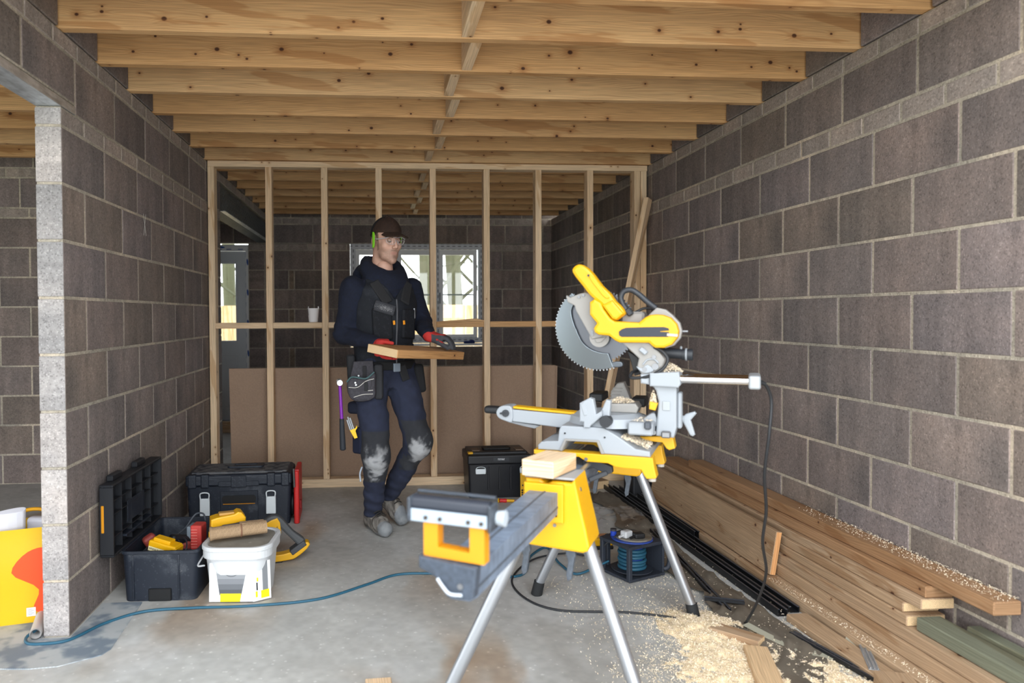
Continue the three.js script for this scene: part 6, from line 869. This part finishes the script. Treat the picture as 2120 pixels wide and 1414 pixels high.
  for (const [heel, toe, ank, floorY] of [[[-0.045, 0.045, -0.085], [0.03, 0.045, 0.09], [-0.042, 0.14, -0.065], 0.0], [[0.052, 0.125, -0.225], [0.13, 0.047, -0.125], [0.066, 0.2, -0.185], -1]]) {
    const f = bootF(heel, toe, ank), D = V(toe[0] - heel[0], 0, toe[2] - heel[2]).normalize();
    const plane = (x, y, z) => (floorY === 0 ? 0.004 - y : -(y - 0.004) - 0.0); const sdf = (x, y, z) => smax(f(x, y, z), floorY === 0 ? 0.003 - y : Math.max(0.003 - y, (toe[1] - 0.047) + 0.0), 0.004);
    const b = part(man, 'boot', surfaceNets((x, y, z) => smax(f(x, y, z), 0.003 - y, 0.004), [heel[0] - 0.09, 0.0 - 0.004, heel[2] - 0.09], [toe[0] + 0.09, ank[1] + 0.06, toe[2] + 0.09], 0.0055, (x, y, z) => { const t = (x - heel[0]) * D.x + (z - heel[2]) * D.z, L = Math.hypot(toe[0] - heel[0], toe[2] - heel[2]); const n = fbm(x * 70 + 30, (y + z) * 70 + 30, 999, 999, 91, 3); let c = mix3([0.07, 0.062, 0.055], [0.27, 0.25, 0.225], sm(0.25, 0.7, n)); if (t > L * 0.95) c = mix3(c, [0.22, 0.25, 0.28], 0.7); const soleH = heel[1] + (toe[1] - heel[1]) * clamp(t / L) - 0.026; if (y < soleH) c = mix3([0.14, 0.15, 0.16], [0.24, 0.25, 0.26], n); return c; }), new THREE.MeshStandardMaterial({ vertexColors: true, roughness: 0.85 }), 'dusty grey brown work boot');
    const laceM = mat('#24221f', 0.8); for (let i = 0; i < 4; i++) { const t = 0.35 + i * 0.13, cx = heel[0] + (toe[0] - heel[0]) * t, cz = heel[2] + (toe[2] - heel[2]) * t, cy = heel[1] + (toe[1] - heel[1]) * t + 0.066 + (1 - t) * 0.026; part(b, 'lace', tube([[cx - D.z * 0.028, cy - 0.008, cz + D.x * 0.028], [cx + D.x * 0.008, cy + 0.006, cz + D.z * 0.008], [cx + D.z * 0.028, cy - 0.008, cz - D.x * 0.028]], 0.0036, 10, 6), laceM); }
  }
  // --- gloves: red knitted backs, dark grey coated palms and fingers
  const gloveMat = new THREE.MeshStandardMaterial({ vertexColors: true, roughness: 0.8 });
  const fingerF = (ch, r0) => (x, y, z) => { let d = 1; for (let i = 0; i < ch.length - 1; i++) d = Math.min(d, cap(x, y, z, ch[i], ch[i + 1], r0 - 0.0007 * i, r0 - 0.0007 * (i + 1))); return d; };
  const add3 = (p, ...k) => { const q = [...p]; for (const [v, s] of k) for (let i = 0; i < 3; i++) q[i] += v[i] * s; return q; };
  { // right hand gripping the far edge of the board
    const e = [0.64, -0.065, -0.77], n = [0.78, -0.136, 0.61], u = [0.05, 0.99, 0.1], G = [0.04, 1.1145, 0.255];
    const fs = []; for (let i = 0; i < 4; i++) { const k = (i - 1.5) * 0.0215, s = [1, 1.08, 1.02, 0.85][i]; const b = add3(G, [n, -0.016], [e, k], [u, -0.052]); fs.push(fingerF([b, add3(b, [n, 0.022 * s], [u, -0.016]), add3(b, [n, 0.05 * s], [u, -0.018]), add3(b, [n, 0.078 * s], [u, -0.015])], 0.0105)); }
    const th = fingerF([add3(G, [n, -0.022], [e, -0.03], [u, -0.01]), add3(G, [n, -0.008], [e, -0.024], [u, 0.0135]), add3(G, [n, 0.02], [e, -0.012], [u, 0.0145]), add3(G, [n, 0.045], [e, 0.0], [u, 0.0135])], 0.0115);
    const pc = add3(G, [n, -0.026], [u, -0.022]);
    const f = (x, y, z) => { const d3 = [x - pc[0], y - pc[1], z - pc[2]], dot = (v) => d3[0] * v[0] + d3[1] * v[1] + d3[2] * v[2]; const q = [Math.abs(dot(e)) - 0.034, Math.abs(dot(u)) - 0.032, Math.abs(dot(n)) - 0.004]; let d = Math.hypot(Math.max(q[0], 0), Math.max(q[1], 0), Math.max(q[2], 0)) + Math.min(Math.max(...q), 0) - 0.014; d = smin(d, cap(x, y, z, pc, J.wrR, 0.028, 0.036), 0.03); for (const g of fs) d = smin(d, g(x, y, z), 0.007); return smin(d, th(x, y, z), 0.01); };
    part(man, 'glove', surfaceNets(f, [-0.1, 1.0, 0.12], [0.17, 1.18, 0.4], 0.0035, () => [0.5, 0.03, 0.025]), gloveMat, 'red work glove gripping the board');
  }
  { // left hand laid over the far end
    const f0 = [0.93, -0.05, 0.32], s0 = [-0.33, 0.0, 0.94], up = [0.03, 0.995, 0.0], K = [0.368, 1.148, 0.09];
    const fs = []; for (let i = 0; i < 4; i++) { const k = (i - 1.5) * 0.02, s = [0.88, 1.02, 1.06, 1][i]; const b = add3(K, [s0, k]); fs.push(fingerF([b, add3(b, [f0, 0.032 * s], [up, -0.008]), add3(b, [f0, 0.054 * s], [up, -0.03]), add3(b, [f0, 0.066 * s], [up, -0.06])], 0.0135)); }
    const th = fingerF([add3(K, [f0, -0.06], [s0, 0.03], [up, -0.015]), add3(K, [f0, -0.02], [s0, 0.046], [up, -0.028]), add3(K, [f0, 0.014], [s0, 0.044], [up, -0.044]), add3(K, [f0, 0.04], [s0, 0.036], [up, -0.06])], 0.0145);
    const pc = add3(K, [f0, -0.036]);
    const f = (x, y, z) => { const d3 = [x - pc[0], y - pc[1], z - pc[2]], dot = (v) => d3[0] * v[0] + d3[1] * v[1] + d3[2] * v[2]; const q = [Math.abs(dot(f0)) - 0.034, Math.abs(dot(up) + 0.006) - 0.008, Math.abs(dot(s0)) - 0.032]; let d = Math.hypot(Math.max(q[0], 0), Math.max(q[1], 0), Math.max(q[2], 0)) + Math.min(Math.max(...q), 0) - 0.014; d = smin(d, cap(x, y, z, add3(pc, [f0, -0.02]), J.wrL, 0.024, 0.037), 0.03); for (const g of fs) d = smin(d, g(x, y, z), 0.006); return smin(d, th(x, y, z), 0.012); };
    part(man, 'glove', surfaceNets(f, [0.22, 1.03, -0.03], [0.5, 1.23, 0.22], 0.0035, (x, y, z, g) => { const t = (x - K[0]) * f0[0] + (z - K[2]) * f0[2]; return t > -0.055 + (g.y > 0.6 ? 0.07 : 0) || y < 1.115 ? [0.045, 0.047, 0.055] : [0.5, 0.03, 0.025]; }), gloveMat, 'red glove with dark grey fingers');
  }
  // --- belt and pouches
  const belt = part(man, 'tool_belt', surfaceNets((x, y, z) => smax(torso(x, y, z) - 0.022, Math.abs(y - 0.985) - 0.026, 0.006), [-0.22, 0.94, -0.24], [0.28, 1.03, 0.16], 0.0075), mat('#17191d', 0.8, { map: T.cloth }), 'black tool belt');
  part(belt, 'buckle', rot(rbox(0.045, 0.05, 0.014, 0.005), 0, ty, 0).translate(...(() => { const [x, y, z] = onTorso(0.0, 0.975, 0.026); return [x, y, z]; })()), mat('#7c8794', 0.4)); part(belt, 'belt_tail', rot(rbox(0.05, 0.09, 0.012, 0.004), 0, ty, 0.3).translate(...(() => { const [x, y, z] = onTorso(0.05, 0.94, 0.026); return [x, y, z]; })()), mat('#202226', 0.8));
  const pm = mat('#4a4850', 0.8, { map: T.cloth }), pg = mat('#383a40', 0.8, { map: T.cloth });
  const pouch = new THREE.Group(); const pp = part(man, 'tool_pouch', [ez([[-0.06, 0.11], [0.05, 0.115], [0.06, 0.0], [0.066, -0.03], [-0.075, -0.06], [-0.085, -0.01]], 0.02, -0.03, 0.006), ez(smoothPts([[-0.088, 0.0], [-0.06, 0.025], [0.02, 0.02], [0.066, 0.055], [0.07, -0.02], [0.064, -0.09], [-0.03, -0.112], [-0.075, -0.085]], 3), 0.06, 0.012, 0.016)], pm, 'grey leather tool pouch with white stitching');
  pp.position.set(-0.085, 0.905, 0.165); pp.rotation.set(0, -0.12, 0);
  part(pp, 'pouch_trim', tube([[-0.088, 0.0, 0.042], [-0.06, 0.027, 0.046], [0.02, 0.02, 0.046], [0.066, 0.055, 0.042]], 0.005, 30, 6), mat('#3f5b5e', 0.7)); const stitch = mat('#d7d3cc', 0.7);
  for (const pl of [[[-0.078, -0.03, 0.043], [-0.03, -0.03, 0.0435], [0.02, 0.005, 0.0435], [0.064, 0.018, 0.043]], [[-0.05, -0.085, 0.043], [0.0, -0.07, 0.0435], [0.058, -0.066, 0.043]], [[0.012, -0.045, 0.0435], [0.03, -0.048, 0.0435], [0.058, -0.045, 0.043]]]) part(pp, 'stitching', tube(pl, 0.0018, 24, 5), stitch);
  for (const [x, y] of [[-0.04, -0.004], [-0.036, -0.016], [-0.03, 0.03], [0.006, 0.075]]) part(pp, 'rivet', cyl(0.005, 0.005, 0.004, 12).rotateX(Math.PI / 2).translate(x, y, y > 0.02 ? -0.015 : 0.044), mat('#d5d8da', 0.3, { metalness: 0.6 }));
  part(pp, 'strap', boxAt(0.02, 0.07, 0.004, 0.004, 0.05, -0.014, 0.001), mat('#1d1e22', 0.8)); part(pp, 'strap', boxAt(0.02, 0.05, 0.004, 0.02, -0.025, 0.044, 0.001), mat('#1d1e22', 0.8));
  part(man, 'side_pouch', rot(rbox(0.05, 0.2, 0.07, 0.016), 0, -0.1, 0).translate(0.0, 0.9, 0.125), pg); part(man, 'hip_pouch', rot(rbox(0.06, 0.17, 0.09, 0.02), 0, 0.3, 0.12).translate(0.235, 0.9, -0.06), mat('#1c1e23', 0.85, { map: T.cloth }));
  const wrapM = mat('#24262b', 0.8, { map: T.cloth }); part(man, 'holster', rot(rbox(0.05, 0.19, 0.06, 0.016), 0, 0, 0.05).translate(-0.155, 0.955, 0.06), wrapM);
  // --- carried and hung things
  const M0 = V(0.103, 1.0965, -3.754), L0 = V(-0.058, 1.125, -3.88), R1 = V(0.506, 1.056, -4.239);
  const ex = V().subVectors(R1, M0), len = ex.length(); ex.normalize(); const wy = V().subVectors(M0, L0), wid = wy.length(); wy.addScaledVector(ex, -wy.dot(ex)).normalize(); const up = V().crossVectors(wy, ex).normalize(); if (up.y < 0) up.negate();
  const bd = thing('carried_board', 'thick planed board held level in both gloved hands', 'board'); const bm = new THREE.Matrix4().makeBasis(ex, up, V().crossVectors(ex, up)); const c = V().addVectors(L0, R1).multiplyScalar(0.5).addScaledVector(up, -0.0235);
  bd.applyMatrix4(bm.setPosition(c)); part(bd, 'board', cbox(len, 0.045, wid, 0.003, 0.9, 0.2), M.plankHeld ??= mat(lin(0.9, 0.8, 0.7), 0.7, { map: T.joist2 })); part(bd, 'sawn_end', boxAt(0.001, 0.042, wid - 0.005, -len / 2 - 0.0004, 0, 0, 0.0003), M.endWood, 'end grain');
  const hm = thing('hammer', 'hammer with purple shaft and black grip hanging from the pouch', 'hammer', [-0.212, 0.525, -4.1], 0.1);
  part(hm, 'grip', [cylBetween([0.008, 0, 0], [0.003, 0.17, 0], 0.017, 0.013, 16), new THREE.SphereGeometry(0.0175, 14, 10).scale(1, 0.6, 1).translate(0.008, 0.0, 0)], mat('#22272f', 0.7)); part(hm, 'shaft', cylBetween([0.003, 0.17, 0], [-0.006, 0.36, 0], 0.0095, 0.009, 14), mat('#7a1fa0', 0.35)); part(hm, 'head', [rot(cyl(0.016, 0.016, 0.05, 18), Math.PI / 2).translate(-0.008, 0.375, 0.02), rot(cyl(0.012, 0.016, 0.04, 18), Math.PI / 2).translate(-0.008, 0.375, -0.03)], mat('#b9bcc0', 0.35, { metalness: 0.7 }));
  const pn = thing('marker_holder', 'yellow holder with silver pencils tucked in the thigh pocket', 'pencil holder', [-0.135, 0.585, -4.115], 0.1); pn.rotation.z = 0.32;
  part(pn, 'holder', ez([[-0.016, 0.05], [0.018, 0.05], [0.03, 0.062], [0.03, 0.05], [0.014, 0.036], [0.012, -0.005], [-0.006, -0.005]], 0.014, 0, 0.002), M.yellowCap); for (const [x, l] of [[-0.012, 0.06], [-0.002, 0.075], [0.008, 0.066]]) part(pn, 'pencil', cylBetween([x, 0.05, 0], [x, 0.05 + l, 0], 0.0045), mat('#aeb4bb', 0.35, { metalness: 0.5 }));
}

scene.traverse((o) => { if (o.isMesh) { o.castShadow = true; o.receiveShadow = true; } });
renderer.render(scene, camera);
